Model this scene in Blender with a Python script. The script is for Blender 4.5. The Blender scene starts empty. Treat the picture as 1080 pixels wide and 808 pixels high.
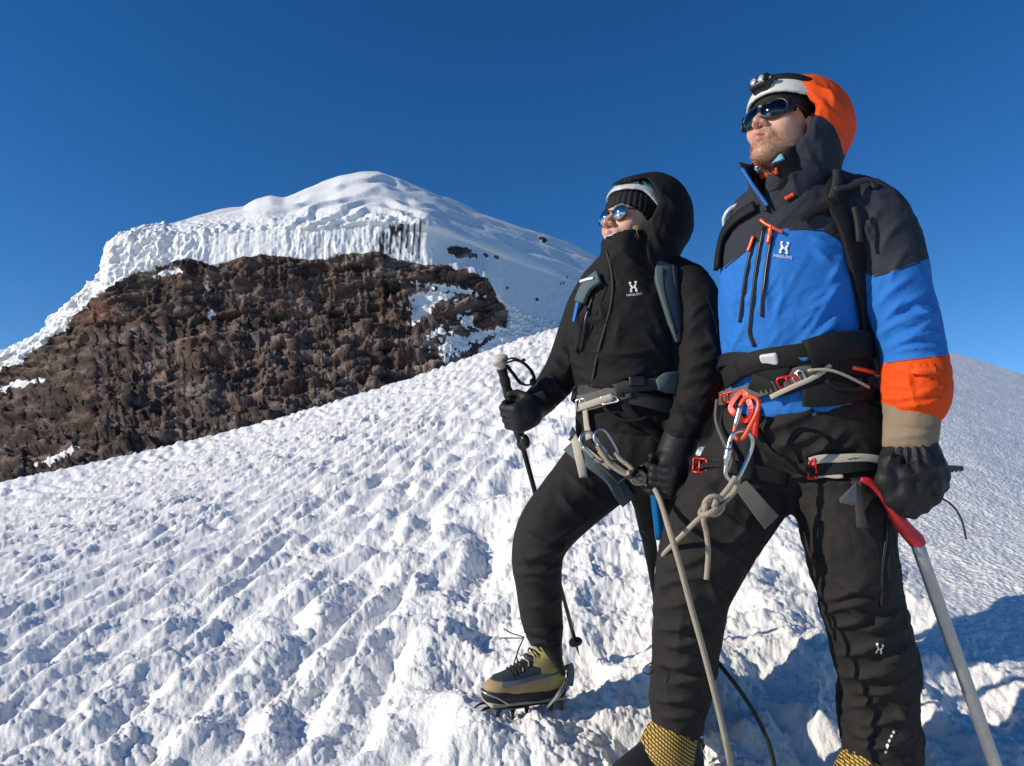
import bpy, bmesh, math, random
import numpy as np
from mathutils import Vector, Matrix
from mathutils.bvhtree import BVHTree

random.seed(4)
R = math.radians
SC = bpy.context.scene
COL = SC.collection

# ---------------------------------------------------------------- camera, sky, sun, exposure
FPX, CX, CY = 780.0, 540.0, 404.0          # focal length and centre in photo pixels (1080 x 808)
PITCH = R(9.0)
cam = bpy.data.cameras.new("camera")
cam.sensor_fit = 'HORIZONTAL'
cam.sensor_width = 36.0
cam.lens = 36.0 * FPX / 1080.0
cam.clip_start = 0.05
cam.clip_end = 6000.0
cam_ob = bpy.data.objects.new("camera", cam)
COL.objects.link(cam_ob)
cam_ob.location = (0, 0, 0)
cam_ob.rotation_euler = (math.pi / 2 + PITCH, 0, 0)
SC.camera = cam_ob

SUN_AZ = R(-107.0)      # from +Y towards +X: the sun stands to the left of the view
SUN_EL = R(24.0)
SUN_DIR = Vector((math.sin(SUN_AZ) * math.cos(SUN_EL), math.cos(SUN_AZ) * math.cos(SUN_EL), math.sin(SUN_EL)))
world = bpy.data.worlds.new("World")
SC.world = world
world.use_nodes = True
wn, wl = world.node_tree.nodes, world.node_tree.links
for n in list(wn):
    wn.remove(n)
w_out = wn.new("ShaderNodeOutputWorld")
w_bg = wn.new("ShaderNodeBackground")
w_sky = wn.new("ShaderNodeTexSky")
w_sky.sky_type = 'NISHITA'
w_sky.sun_disc = False
w_sky.sun_elevation = SUN_EL
w_sky.sun_rotation = SUN_AZ
w_sky.altitude = 3000
w_sky.air_density = 1.0
w_sky.dust_density = 0.0
w_sky.ozone_density = 2.4
w_bg.inputs["Strength"].default_value = 0.118
w_hs = wn.new("ShaderNodeHueSaturation")
w_hs.inputs["Saturation"].default_value = 1.31
w_hs.inputs["Hue"].default_value = 0.505
w_hs.inputs["Value"].default_value = 1.0
wl.new(w_sky.outputs[0], w_hs.inputs["Color"])
# a thin wisp of cloud low on the left, beside the mountain
w_tc = wn.new("ShaderNodeTexCoord")
w_dot = wn.new("ShaderNodeVectorMath"); w_dot.operation = 'DOT_PRODUCT'
w_dot.inputs[1].default_value = (-0.547, 0.795, 0.222)
wl.new(w_tc.outputs["Generated"], w_dot.inputs[0])
w_mr = wn.new("ShaderNodeMapRange"); w_mr.inputs["From Min"].default_value = 0.990; w_mr.inputs["From Max"].default_value = 0.9995
wl.new(w_dot.outputs["Value"], w_mr.inputs["Value"])
w_no = wn.new("ShaderNodeTexNoise"); w_no.inputs["Scale"].default_value = 14.0; w_no.inputs["Detail"].default_value = 6.0; w_no.inputs["Distortion"].default_value = 0.6
wl.new(w_tc.outputs["Generated"], w_no.inputs["Vector"])
w_nr = wn.new("ShaderNodeMapRange"); w_nr.inputs["From Min"].default_value = 0.36; w_nr.inputs["From Max"].default_value = 0.75; w_nr.inputs["To Max"].default_value = 0.9
wl.new(w_no.outputs["Fac"], w_nr.inputs["Value"])
w_mu = wn.new("ShaderNodeMath"); w_mu.operation = 'MULTIPLY'
wl.new(w_mr.outputs[0], w_mu.inputs[0]); wl.new(w_nr.outputs[0], w_mu.inputs[1])
w_mx = wn.new("ShaderNodeMix"); w_mx.data_type = 'RGBA'
wl.new(w_mu.outputs[0], w_mx.inputs[0]); wl.new(w_hs.outputs[0], w_mx.inputs[6]); w_mx.inputs[7].default_value = (3.6, 4.4, 5.6, 1)
wl.new(w_mx.outputs[2], w_bg.inputs["Color"])
wl.new(w_bg.outputs[0], w_out.inputs["Surface"])

sun = bpy.data.lights.new("sun", 'SUN')
sun.energy = 4.0
sun.angle = R(0.5)
sun.color = (1.0, 0.90, 0.75)
sun_ob = bpy.data.objects.new("sun", sun)
COL.objects.link(sun_ob)
sun_ob.rotation_euler = SUN_DIR.to_track_quat('Z', 'Y').to_euler()

SC.view_settings.view_transform = 'Standard'
SC.view_settings.look = 'None'
SC.view_settings.gamma = 1.0
SC.view_settings.use_curve_mapping = False
SC.view_settings.exposure = 0.15

# ---------------------------------------------------------------- helpers: space
cP, sP = math.cos(PITCH), math.sin(PITCH)

def P(px, py, d):
    """world point seen at photo pixel (px, py) at depth d along the optical axis"""
    u = (px - CX) / FPX * d
    v = (CY - py) / FPX * d
    return np.array((u, d * cP - v * sP, d * sP + v * cP))

def PN(px, py, d):
    px, py, d = np.broadcast_arrays(np.asarray(px, float), np.asarray(py, float), np.asarray(d, float))
    u = (px - CX) / FPX * d
    v = (CY - py) / FPX * d
    return np.stack((u, d * cP - v * sP, d * sP + v * cP), -1)

def proj(p):
    """photo pixel and depth of world points (..., 3)"""
    p = np.asarray(p)
    d = p[..., 1] * cP + p[..., 2] * sP
    v = -p[..., 1] * sP + p[..., 2] * cP
    return CX + p[..., 0] / d * FPX, CY - v / d * FPX, d

# ---------------------------------------------------------------- helpers: noise (numpy)
def _h(ix, iy, iz, s):
    n = (ix.astype(np.int64) * 374761393 + iy.astype(np.int64) * 668265263 + iz.astype(np.int64) * 2147483647 + s * 1274126177) & 0xFFFFFFFF
    n = ((n ^ (n >> 13)) * 1274126177) & 0xFFFFFFFF
    n = ((n ^ (n >> 15)) * 2246822519) & 0xFFFFFFFF
    n = n ^ (n >> 16)
    return (n & 0xFFFFFF) / float(0xFFFFFF)

def vnoise(x, y, z=None, s=0):
    """smooth gradient noise in about [-1, 1]"""
    x = np.asarray(x, float); y = np.asarray(y, float)
    z = np.zeros_like(x) if z is None else np.asarray(z, float)
    x, y, z = np.broadcast_arrays(x, y, z)
    ix, iy, iz = np.floor(x), np.floor(y), np.floor(z)
    fx, fy, fz = x - ix, y - iy, z - iz
    ix, iy, iz = ix.astype(np.int64), iy.astype(np.int64), iz.astype(np.int64)
    ux, uy, uz = [f * f * f * (f * (f * 6 - 15) + 10) for f in (fx, fy, fz)]
    tot = 0
    flat = not np.any(fz)
    for dz in ((0,) if flat else (0, 1)):
        for dy in (0, 1):
            for dx in (0, 1):
                h1 = _h(ix + dx, iy + dy, iz + dz, s)
                h2 = _h(ix + dx, iy + dy, iz + dz, s + 77)
                a = h1 * 2 * np.pi
                c = h2 * 2 - 1
                r = np.sqrt(np.maximum(0, 1 - c * c)) if not flat else 1.0
                g = r * np.cos(a) * (fx - dx) + r * np.sin(a) * (fy - dy) + (0 if flat else c * (fz - dz))
                w = (ux if dx else 1 - ux) * (uy if dy else 1 - uy) * ((uz if dz else 1 - uz) if not flat else 1)
                tot = tot + g * w
    return tot * 1.5

def fbm(x, y, z=None, oct=4, s=0, gain=0.5, lac=2.03):
    t, a, k, q = 0, 1.0, 1.0, 0
    for i in range(oct):
        t = t + a * vnoise(np.asarray(x) * k, np.asarray(y) * k, None if z is None else np.asarray(z) * k, s + i * 13)
        q += a; a *= gain; k *= lac
    return t / q

def worley(x, y, s=0, jit=0.9):
    ix, iy = np.floor(x).astype(np.int64), np.floor(y).astype(np.int64)
    f1 = np.full(np.shape(x), 9.0); f2 = f1.copy(); idv = f1 * 0
    z0 = np.zeros_like(ix)
    for dy in (-1, 0, 1):
        for dx in (-1, 0, 1):
            cx = ix + dx + 0.5 + (_h(ix + dx, iy + dy, z0, s) - 0.5) * jit
            cy = iy + dy + 0.5 + (_h(ix + dx, iy + dy, z0, s + 5) - 0.5) * jit
            d = np.hypot(x - cx, y - cy)
            nid = _h(ix + dx, iy + dy, z0, s + 9)
            m = d < f1
            f2 = np.where(m, f1, np.minimum(f2, d))
            idv = np.where(m, nid, idv)
            f1 = np.where(m, d, f1)
    return f1, f2, idv

def sstep(a, b, x):
    t = np.clip((np.asarray(x, float) - a) / (b - a), 0, 1)
    return t * t * (3 - 2 * t)

def poly_dist(x, y, pts):
    """distance to an open polyline, arclength parameter 0..1 of the nearest point, and side sign"""
    pts = np.asarray(pts, float)
    best = np.full(np.shape(x), 1e9); par = np.zeros(np.shape(x)); side = np.ones(np.shape(x))
    n = len(pts) - 1
    for i in range(n):
        a, b = pts[i], pts[i + 1]
        ab = b - a
        t = np.clip(((x - a[0]) * ab[0] + (y - a[1]) * ab[1]) / (ab @ ab + 1e-12), 0, 1)
        dx, dy = x - a[0] - t * ab[0], y - a[1] - t * ab[1]
        d = np.hypot(dx, dy)
        m = d < best
        best = np.where(m, d, best)
        par = np.where(m, (i + t) / n, par)
        side = np.where(m, np.sign(ab[0] * dy - ab[1] * dx), side)
    return best, par, side

def in_poly(x, y, pts):
    c = np.zeros(np.shape(x), bool)
    n = len(pts)
    for i in range(n):
        x0, y0 = pts[i]; x1, y1 = pts[(i + 1) % n]
        if y0 == y1:
            continue
        m = ((y0 > y) != (y1 > y)) & (x < (x1 - x0) * (y - y0) / (y1 - y0) + x0)
        c ^= m
    return c

# ---------------------------------------------------------------- helpers: objects
def tag(o, label=None, cat=None, group=None, kind=None):
    if label: o["label"] = label
    if cat: o["category"] = cat
    if group: o["group"] = group
    if kind: o["kind"] = kind
    return o

def mesh_obj(name, v, f, mats, parent=None, smooth=True, attrs=None, mat_index=None):
    """one mesh object from numpy vertices and an (n, 4) / (n, 3) array or list of faces"""
    me = bpy.data.meshes.new(name)
    v = np.asarray(v, np.float32)
    if isinstance(f, np.ndarray):
        nf, k = f.shape
        me.vertices.add(len(v)); me.vertices.foreach_set("co", v.ravel())
        me.loops.add(nf * k); me.loops.foreach_set("vertex_index", f.astype(np.int32).ravel())
        me.polygons.add(nf)
        me.polygons.foreach_set("loop_start", np.arange(0, nf * k, k, dtype=np.int32))
        me.polygons.foreach_set("loop_total", np.full(nf, k, np.int32))
        me.update(calc_edges=True)
    else:
        me.from_pydata([tuple(map(float, p)) for p in v], [], [tuple(map(int, q)) for q in f])
        me.update()
    if smooth:
        me.polygons.foreach_set("use_smooth", np.ones(len(me.polygons), bool))
    if not isinstance(mats, (list, tuple)):
        mats = [mats]
    for m in mats:
        me.materials.append(m)
    if mat_index is not None:
        me.polygons.foreach_set("material_index", np.asarray(mat_index, np.int32))
    for k_, a in (attrs or {}).items():
        at = me.attributes.new(k_, 'FLOAT', 'POINT')
        at.data.foreach_set("value", np.asarray(a, np.float32))
    me.validate()
    o = bpy.data.objects.new(name, me)
    COL.objects.link(o)
    if parent is not None:
        o.parent = parent
        o.matrix_parent_inverse = parent.matrix_basis.inverted()
    return o

def empty(name, loc, label, cat, group=None):
    o = bpy.data.objects.new(name, None)
    COL.objects.link(o)
    o.location = tuple(loc)
    o.empty_display_size = 0.1
    return tag(o, label, cat, group)

# ---------------------------------------------------------------- helpers: materials
class NT:
    def __init__(s, name):
        s.m = bpy.data.materials.new(name)
        s.m.use_nodes = True
        s.n, s.l = s.m.node_tree.nodes, s.m.node_tree.links
        s.b = s.n["Principled BSDF"]
        s.out = s.n["Material Output"]
    def new(s, t, **kw):
        n = s.n.new(t)
        for k, v in kw.items():
            if hasattr(n, k): setattr(n, k, v)
            else: n.inputs[k].default_value = v
        return n
    def link(s, a, b): s.l.new(a, b)
    def coords(s, kind="Object"):
        return s.new("ShaderNodeTexCoord").outputs[kind]
    def noise(s, scale, detail=4, rough=0.55, vec=None, dist=0.0):
        n = s.new("ShaderNodeTexNoise")
        n.inputs["Scale"].default_value = scale
        n.inputs["Detail"].default_value = detail
        n.inputs["Roughness"].default_value = rough
        n.inputs["Distortion"].default_value = dist
        s.link(vec if vec is not None else s.coords(), n.inputs["Vector"])
        return n.outputs["Fac"]
    def ramp(s, fac, stops, interp='LINEAR'):
        r = s.new("ShaderNodeValToRGB")
        r.color_ramp.interpolation = interp
        el = r.color_ramp.elements
        while len(el) < len(stops): el.new(0.5)
        for e, (p, c) in zip(el, stops):
            e.position = p
            e.color = (c[0], c[1], c[2], 1) if hasattr(c, "__len__") else (c, c, c, 1)
        s.link(fac, r.inputs[0])
        return r.outputs[0]
    def mix(s, fac, a, b, mode='MIX'):
        m = s.new("ShaderNodeMix", data_type='RGBA', blend_type=mode)
        for i, x in ((0, fac), (6, a), (7, b)):
            if hasattr(x, "is_linked") or isinstance(x, bpy.types.NodeSocket): s.link(x, m.inputs[i])
            elif i == 0: m.inputs[0].default_value = x
            else: m.inputs[i].default_value = (x[0], x[1], x[2], 1)
        return m.outputs[2]
    def math(s, op, a, b=None):
        m = s.new("ShaderNodeMath", operation=op)
        for i, x in ((0, a), (1, b)):
            if x is None: continue
            if isinstance(x, bpy.types.NodeSocket): s.link(x, m.inputs[i])
            else: m.inputs[i].default_value = x
        return m.outputs[0]
    def attr(s, name):
        return s.new("ShaderNodeAttribute", attribute_name=name).outputs["Fac"]
    def bump(s, h, strength=0.3, dist=0.01, prev=None):
        b = s.new("ShaderNodeBump")
        b.inputs["Strength"].default_value = strength
        b.inputs["Distance"].default_value = dist
        s.link(h, b.inputs["Height"])
        if prev is not None: s.link(prev, b.inputs["Normal"])
        return b.outputs[0]
    def set(s, **kw):
        for k, v in kw.items():
            k = k.replace("_", " ")
            i = s.b.inputs[k]
            if isinstance(v, bpy.types.NodeSocket): s.link(v, i)
            elif hasattr(v, "__len__") and len(v) == 3: i.default_value = (v[0], v[1], v[2], 1)
            else: i.default_value = v
        return s

def simple(name, col, rough=0.6, metal=0.0, var=0.15, vscale=40, bump=0.0, bscale=300, bdist=0.001, **kw):
    t = NT(name)
    c = t.mix(t.noise(vscale), [x * (1 - var) for x in col], [min(1, x * (1 + var)) for x in col])
    t.set(Base_Color=c, Roughness=rough, Metallic=metal, **kw)
    if bump:
        t.set(Normal=t.bump(t.noise(bscale, 3), bump, bdist))
    return t.m
# ================================================================ snow slope
H0 = 1.33
YC = 25.0
_sk = np.array([(-500, 640), (-200, 560), (0, 501), (150, 469), (300, 431), (450, 384), (530, 353), (600, 330), (680, 321), (760, 319),
                (850, 324), (920, 337), (990, 360), (1080, 388), (1250, 450), (1500, 560)], float)
_w = PN(_sk[:, 0], _sk[:, 1], 1.0)
_aa = np.linspace(-2.2, 2.2, 881)
_ss = np.interp(_aa, _w[:, 0] / _w[:, 1], _w[:, 2] / _w[:, 1]) + H0 / YC
_kern = np.exp(-0.5 * (np.arange(-24, 25) / 7.0) ** 2); _kern /= _kern.sum()
_ss = np.convolve(np.pad(_ss, 24, mode='edge'), _kern, 'valid')

def ground_base(x, y):
    x = np.asarray(x, float); y = np.asarray(y, float)
    ye = np.sqrt(y * y + 16.0)
    s = np.interp(x / ye, _aa, _ss)
    z = -H0 + s * y
    over = np.maximum(0, y - (YC - 5.0))
    z = z - 0.010 * np.minimum(over, 10) ** 2 - np.maximum(0, over - 10) * 0.22 - s * over * 0.35
    # falls away well off to the sides and behind the photographer
    return z - 0.0006 * np.maximum(0, np.abs(x) - 30) ** 1.5

def hit(px, py):
    """world point where the ray of a photo pixel meets the smooth snow slope"""
    dr = P(px, py, 1.0)
    t = np.linspace(0.8, 60, 12000)
    z = dr[2] * t - ground_base(dr[0] * t, dr[1] * t)
    i = int(np.argmax(z < 0))
    return dr * t[i]

_path = np.array([hit(*p)[:2] for p in [(500, 860), (470, 740), (455, 640), (500, 540), (560, 440), (600, 370), (622, 340)]])
_pathR = np.array([hit(*p)[:2] for p in [(1010, 900), (930, 720), (830, 600), (745, 480), (695, 400), (668, 345)]])
_e1, _e2 = hit(0, 740)[:2], hit(225, 610)[:2]
_rd = (_e2 - _e1) / np.linalg.norm(_e2 - _e1)
FEET = []      # (x, y, z, radius): trodden places, filled in before the snow is meshed

def snow_detail(x, y):
    """height of the snow surface above the smooth slope"""
    dist = np.hypot(x, y)
    wx = x + 0.10 * fbm(x * 1.7, y * 1.7, oct=2, s=3)
    wy = y + 0.10 * fbm(x * 1.7 + 9, y * 1.7, oct=2, s=4)
    al = wx * _rd[0] + wy * _rd[1]
    pe = -wx * _rd[1] + wy * _rd[0]
    # masks
    d1, t1, s1 = poly_dist(x, y, _path)
    d2, t2, s2 = poly_dist(x, y, _pathR)
    left = sstep(0.10, -0.12, -s1 * d1 + 0.06 * fbm(x * 3, y * 3, oct=2, s=8))          # sun-cup field
    right = sstep(0.15, 0.75, -s2 * d2 * 1.0 + 0.35 * fbm(x * 0.9, y * 0.9, oct=3, s=12))   # smooth wind crust
    track = np.clip(1 - left - right, 0, 1)
    # sun cups: slanting rows of lumpy, round-topped ridges with hollows between them
    row = 0.26
    def billow(u, w, sd):
        t_, a_ = 0, 1.0
        for o_ in range(4):
            n_ = vnoise(u, w, s=sd + o_ * 7); t_ = t_ + a_ * (np.sqrt(n_ * n_ + 0.012) - 0.05); u, w, a_ = u * 2.07 + 3.1, w * 2.07 + 1.7, a_ * 0.50
        return t_
    ph = pe / row + 0.75 * fbm(al * 1.5, pe * 1.0, oct=3, s=21)
    fr = ph - np.floor(ph)
    ridge = np.where(fr < 0.60, sstep(-0.05, 0.60, fr), sstep(1.02, 0.60, fr))
    brk = 0.45 + 0.75 * sstep(-0.45, 0.45, vnoise(al / 0.30 + 7.7 * np.floor(ph), pe / 0.5, s=2))
    bl = billow(al / 0.125, pe / 0.105, 31)
    f1, f2, cid = worley(al / 0.15 + 0.5 * np.floor(ph), pe / 0.16, s=2)
    hol = sstep(0.55, 0.0, f1)
    b5 = billow(al / 0.052 + 5, pe / 0.048, 35)
    cups = 0.061 * ridge * brk + 0.032 * bl * (0.3 + 0.7 * ridge) - 0.022 * hol * (1 - 0.5 * ridge) * cid + 0.014 * b5 * (0.4 + 0.8 * sstep(-0.3, 0.4, vnoise(x * 3, y * 3, s=36))) \
        - 0.055 + 0.045 * fbm(x * 2.0, y * 2.0, oct=2, s=41)
    cups *= 0.9 + 0.45 * fbm(x * 0.6, y * 0.6, oct=2, s=61)
    # trampled track
    k1, k2, kid = worley(x / 0.035, y / 0.037, s=57)
    steps, st2, sid = worley(x / 0.32, y / 0.36, s=71, jit=0.7)
    bt = billow(x / 0.10 + 0.25 * fbm(x * 6, y * 6, oct=2, s=50), y / 0.11, 51)
    tr = -0.075 * sstep(0.62, 0.12, steps) * (0.4 + 0.8 * sid) + 0.027 * bt - 0.005 + 0.012 * billow(x / 0.047, y / 0.045, 55) + 0.007 * np.clip(1 - k1 * 1.25, 0, 1) * (0.2 + kid) \
        + 0.042 * fbm(x * 2.4, y * 2.4, oct=3, s=81)
    # crust on the right
    cr = 0.035 * fbm(x * 1.1, y * 1.8, oct=3, s=91) + 0.012 * fbm(x * 9, y * 9, oct=3, s=95)
    berm = 0.07 * np.exp(-((d1 - 0.03) / 0.10) ** 2) * (0.5 + fbm(x * 2.3, y * 2.3, oct=2, s=99)) - 0.10 * np.exp(-((-s1 * d1 - 0.16) / 0.11) ** 2) * (0.6 + fbm(x * 2.0, y * 2.0, oct=2, s=97))
    z = cups * left + tr * track + cr * right + berm * sstep(14, 4, dist)
    fine = 0.0085 * fbm(x * 22, y * 22, oct=4, s=101, gain=0.62) * (1 - 0.55 * right)
    fine += 0.0030 * np.abs(vnoise(x * 75, y * 75, s=111)) * sstep(6, 2.5, dist)
    return z + fine * sstep(30, 8, dist)

def ground(x, y):
    z0 = ground_base(x, y)
    z = z0 + snow_detail(x, y)
    for fx, fy, fz, fr in FEET:
        d = np.hypot(x - fx, y - fy) * (1 + 0.25 * vnoise(x * 7, y * 7, s=120))
        w = sstep(fr * 2.3, fr * 0.9, d)
        z = z + w * (fz - z0)
        lid = sstep(fr * 1.15, fr * 0.85, d)
        z = z * (1 - lid) + lid * np.minimum(z, fz + 0.010)
    return z

def make_snow(mat):
    a_in = np.linspace(-41, 41, 1150)
    a_l = -41 - np.geomspace(0.3, 139, 60); a_r = 41 + np.geomspace(0.3, 139, 60)[:-1]
    az = np.radians(np.sort(np.concatenate((a_l, a_in, a_r))))
    dec = np.linspace(0.62, -0.262, 640)
    yy = 1.33 / (dec + 0.315)
    rr = np.concatenate((np.linspace(0.05, yy[0], 26)[:-1], yy, np.geomspace(yy[-1] * 1.02, 420, 60)))
    A, RR = np.meshgrid(az, rr)
    X, Y = RR * np.sin(A), RR * np.cos(A)
    Z = ground(X, Y)
    nr, na = X.shape
    v = np.stack((X, Y, Z), -1).reshape(-1, 3)
    i = np.arange(nr * na).reshape(nr, na)
    f = np.stack((i[:-1, :-1], i[:-1, 1:], i[1:, 1:], i[1:, :-1]), -1).reshape(-1, 4)
    d2, t2, s2 = poly_dist(v[:, 0], v[:, 1], _pathR)
    right = sstep(0.1, 0.9, -s2 * d2)
    o = mesh_obj("snow_ground", v, f[:, ::-1], mat, attrs={"crust": right})
    tag(o, kind="structure")
    return o

def snow_material():
    t = NT("snow")
    co = t.coords()
    c = t.mix(t.ramp(t.noise(3.0, 4), [(0.35, 0.0), (0.7, 1.0)]), (0.87, 0.865, 0.845), (0.915, 0.91, 0.885))
    g = t.new("ShaderNodeTexVoronoi"); g.inputs["Scale"].default_value = 46; t.link(co, g.inputs["Vector"])
    fine = t.noise(120, 5, 0.65)
    fine2 = t.noise(420, 2, 0.6)
    n0 = t.bump(t.math('MULTIPLY', g.outputs["Distance"], t.attr("crust")), 0.75, 0.016)
    n1 = t.bump(fine, 0.6, 0.008, n0)
    n2 = t.bump(fine2, 0.45, 0.0025, n1)
    t.set(Base_Color=c, Roughness=0.5, Normal=n2, Specular_IOR_Level=0.35)
    t.set(Subsurface_Weight=0.0)
    return t.m

# ================================================================ the summit: rock cliff, hanging ice cap, far snow slope
def far_mountain(m_rock, m_ice):
    xs = np.array([-160, 0, 48, 56, 80, 100, 110, 115, 150, 200, 258, 268, 285, 300, 330, 360, 385, 400, 420, 450, 500, 540, 580, 640, 700, 800], float)
    sk = np.array([428, 374, 352, 335, 318, 302, 290, 258, 242, 233, 219, 211, 206, 208, 196, 185, 181, 181, 187, 200, 222, 236, 250, 278, 303, 352], float)
    wt_x = [-160, 0, 48, 80, 100, 112, 118, 150, 200, 260, 330, 400, 450, 500, 540, 640, 800]
    wt_y = [436, 383, 357, 324, 306, 272, 262, 252, 247, 244, 241, 238, 241, 258, 275, 310, 390]
    wb_x = [-160, 0, 48, 80, 100, 120, 150, 172, 200, 222, 240, 280, 300, 330, 370, 400, 450, 500, 512, 530, 560, 640, 800]
    wb_y = [455, 398, 366, 336, 319, 303, 289, 281, 273, 281, 276, 269, 271, 276, 267, 268, 281, 290, 294, 318, 335, 350, 440]
    md_x = [-160, 0, 100, 250, 400, 470, 540, 640, 800]
    md_y = [500, 430, 345, 332, 335, 340, 355, 372, 470]
    x = np.arange(-160, 800.1, 1.05)
    ysk = np.interp(x, xs, sk)
    k = np.exp(-0.5 * (np.arange(-6, 7) / 2.2) ** 2); k /= k.sum()
    ysk = np.convolve(np.pad(ysk, 6, mode='edge'), k, 'valid')
    jag = 3.5 * fbm(x / 9.0, 0 * x, oct=4, s=5, gain=0.6) * sstep(525, 480, x)
    jw = jag * sstep(450, 420, x)
    yws = np.maximum(np.interp(x, wt_x, wt_y), ysk + 2)
    yws = np.convolve(np.pad(yws, 10, mode='edge'), np.ones(21) / 21, 'valid')
    ywt = np.maximum(yws + 0.7 * jw, ysk + 2)
    ywb = np.maximum(np.interp(x, wb_x, wb_y) + jag * 1.2, ywt + 3)
    ymd = np.maximum(np.interp(x, md_x, md_y) + 2 * jag, ywb + 4)
    yba = np.full_like(x, 560.0)
    ybk = ysk + 40
    # depth along each of these lines
    lf = np.maximum(0, 170 - x)
    dsk = np.interp(x, [-160, 0, 100, 115, 200, 300, 390, 450, 560, 640, 800], [395, 372, 352, 345, 378, 408, 430, 445, 485, 520, 600])
    dwt = np.interp(x, [-160, 0, 100, 115, 200, 330, 450, 540, 640, 800], [388, 366, 348, 340, 338, 336, 340, 385, 430, 510])
    dwb = np.interp(x, [-160, 0, 100, 115, 200, 330, 450, 520, 560, 640, 800], [386, 362, 345, 336, 333, 331, 331, 336, 350, 385, 460])
    dmd = np.interp(x, [-160, 0, 100, 200, 400, 470, 540, 640, 800], [372, 350, 334, 322, 318, 316, 328, 360, 430])
    dba = np.interp(x, [-160, 450, 800], [240, 228, 330])
    dbk = dsk + 160
    def seg(y0, d0, y1, d1, n, p=1.0, end=False, dp=1.0):
        t = np.linspace(0, 1, n, endpoint=end)[:, None]
        tt = t ** p
        return y0 + (y1 - y0) * tt, d0 + (d1 - d0) * tt ** dp
    rows = [seg(yba, dba, ymd, dmd, 130), seg(ymd, dmd, ywb, dwb, 52), seg(ywb, dwb, ywt, dwt, 34),
            (lambda r_: (r_[0] + 0 * x, r_[1]))(seg(yws, dwt, ysk, dsk, 60, dp=1.7)), seg(ysk, dsk, ybk, dbk, 14, end=True)]
    t6 = (1 - np.linspace(0, 1, 60, endpoint=False)[:, None]) ** 6
    rows[3] = (np.minimum(rows[3][0] + (ywt - yws) * t6, 1e9), rows[3][1])
    Y = np.concatenate([r[0] for r in rows]); D = np.concatenate([r[1] for r in rows])
    sec = np.concatenate([np.full(r[0].shape[0], i) for i, r in enumerate(rows)])[:, None] + 0 * Y
    X = x[None, :] + 0 * Y
    V = PN(X, Y, D)
    # zones
    rockpoly = [(-170, 470)] + [(a, b) for a, b in zip(wb_x, wb_y) if a <= 512] + [(520, 304), (533, 322), (538, 338), (528, 352), (505, 368), (470, 420), (430, 600), (-170, 600)]
    wob = 5 * fbm(X / 14, Y / 9, oct=4, s=7, gain=0.6)
    rock = in_poly(X + wob, Y + 0.6 * wob, rockpoly)
    def blob(cx, cy, rx, ry, ang=0, rough=0.6, s=0):
        c, sn = math.cos(R(ang)), math.sin(R(ang))
        u, w = (X - cx) * c + (Y - cy) * sn, -(X - cx) * sn + (Y - cy) * c
        return np.hypot(u / rx, w / ry) < 1 + rough * fbm(X / 6, Y / 5, oct=4, s=s + 17)
    for b in [(445, 326, 10, 17, 30), (452, 316, 26, 7, -10), (492, 340, 8, 8, 0), (474, 368, 7, 14, 20), (500, 356, 36, 5, -12), (487, 366, 9, 9, 0), (462, 352, 16, 4, -25),
              (62, 482, 26, 2.2, -18), (15, 408, 28, 4, -15), (219, 300, 2, 9, 0), (222, 331, 5, 4, 0), (180, 288, 14, 3, -10), (470, 305, 34, 3, 8)]:
        rock &= ~blob(*b, rough=1.6, s=int(b[0]))
    islands = np.zeros_like(rock)
    for b in [(486, 267.5, 16, 5.5, 12), (512, 270, 2.4, 1.7, 30), (523.5, 272, 3.0, 1.6, 20), (573, 252, 5, 1.2, 22), (534, 304, 2.2, 1.2, 0), (566, 316, 2.4, 0.9, 10)]:
        islands |= blob(*b, s=int(b[1]))
    rock |= islands
    rock &= ~(sec == 3) | islands
    rock &= sec < 4
    # dark water streaks and cracks down the ice wall
    dirt = np.zeros_like(X)
    streak = np.clip(vnoise(X / 4.2, Y / 60.0, s=3) * 1.3 + 0.7 * vnoise(X / 2.0, Y / 25.0, s=9), 0, 1)
    wallm = (sec == 2) * sstep(300, 350, X) * sstep(452, 440, X)
    tt = (Y - np.interp(X, wt_x, wt_y)) / 34
    dirt += wallm * sstep(0.34, 0.75, streak - 0.35 * np.abs(tt - 0.35)) * 0.7
    tri = sstep(6, -2, np.abs((X - 411) + (Y - 252) * 0.55) - 10 + 7 * vnoise(X / 5, Y / 8, s=4)) * (Y > 239) * (Y < 271) * (sec >= 2)
    dirt = np.maximum(dirt, tri * sstep(-0.25, 0.15, vnoise(X / 3, Y / 14, s=6)))
    for cx in (424, 430, 437, 443):
        dirt = np.maximum(dirt, sstep(1.6, 0.6, np.abs(X - cx - (Y - 245) * -0.08)) * (Y > 239) * (Y < 262 + cx % 11) * (sec >= 2))
    # displacement along the surface normal
    du = np.gradient(V, axis=1); dv = np.gradient(V, axis=0)
    N = np.cross(du, dv); N /= np.linalg.norm(N, axis=-1, keepdims=True) + 1e-9
    N *= np.sign(-(N * V).sum(-1, keepdims=True))
    wx, wy, wz = V[..., 0], V[..., 1], V[..., 2]
    q = fbm(wx / 9, wy / 9, wz / 9, oct=2, s=201)
    def ridged(k, s, sq=1.0):
        return 1 - np.abs(vnoise(wx / k + q, wy / k, wz / (k * sq) + q, s=s)) * 2
    up = sec == 1
    def billowed(a_, b_, c_):
        return np.abs(vnoise(a_, b_, c_, s=240)) + 0.5 * np.abs(vnoise(a_ * 2.1, b_ * 2.1, c_ * 2.1, s=241)) + 0.25 * np.abs(vnoise(a_ * 4.3, b_ * 4.3, c_ * 4.3, s=242))
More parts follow.
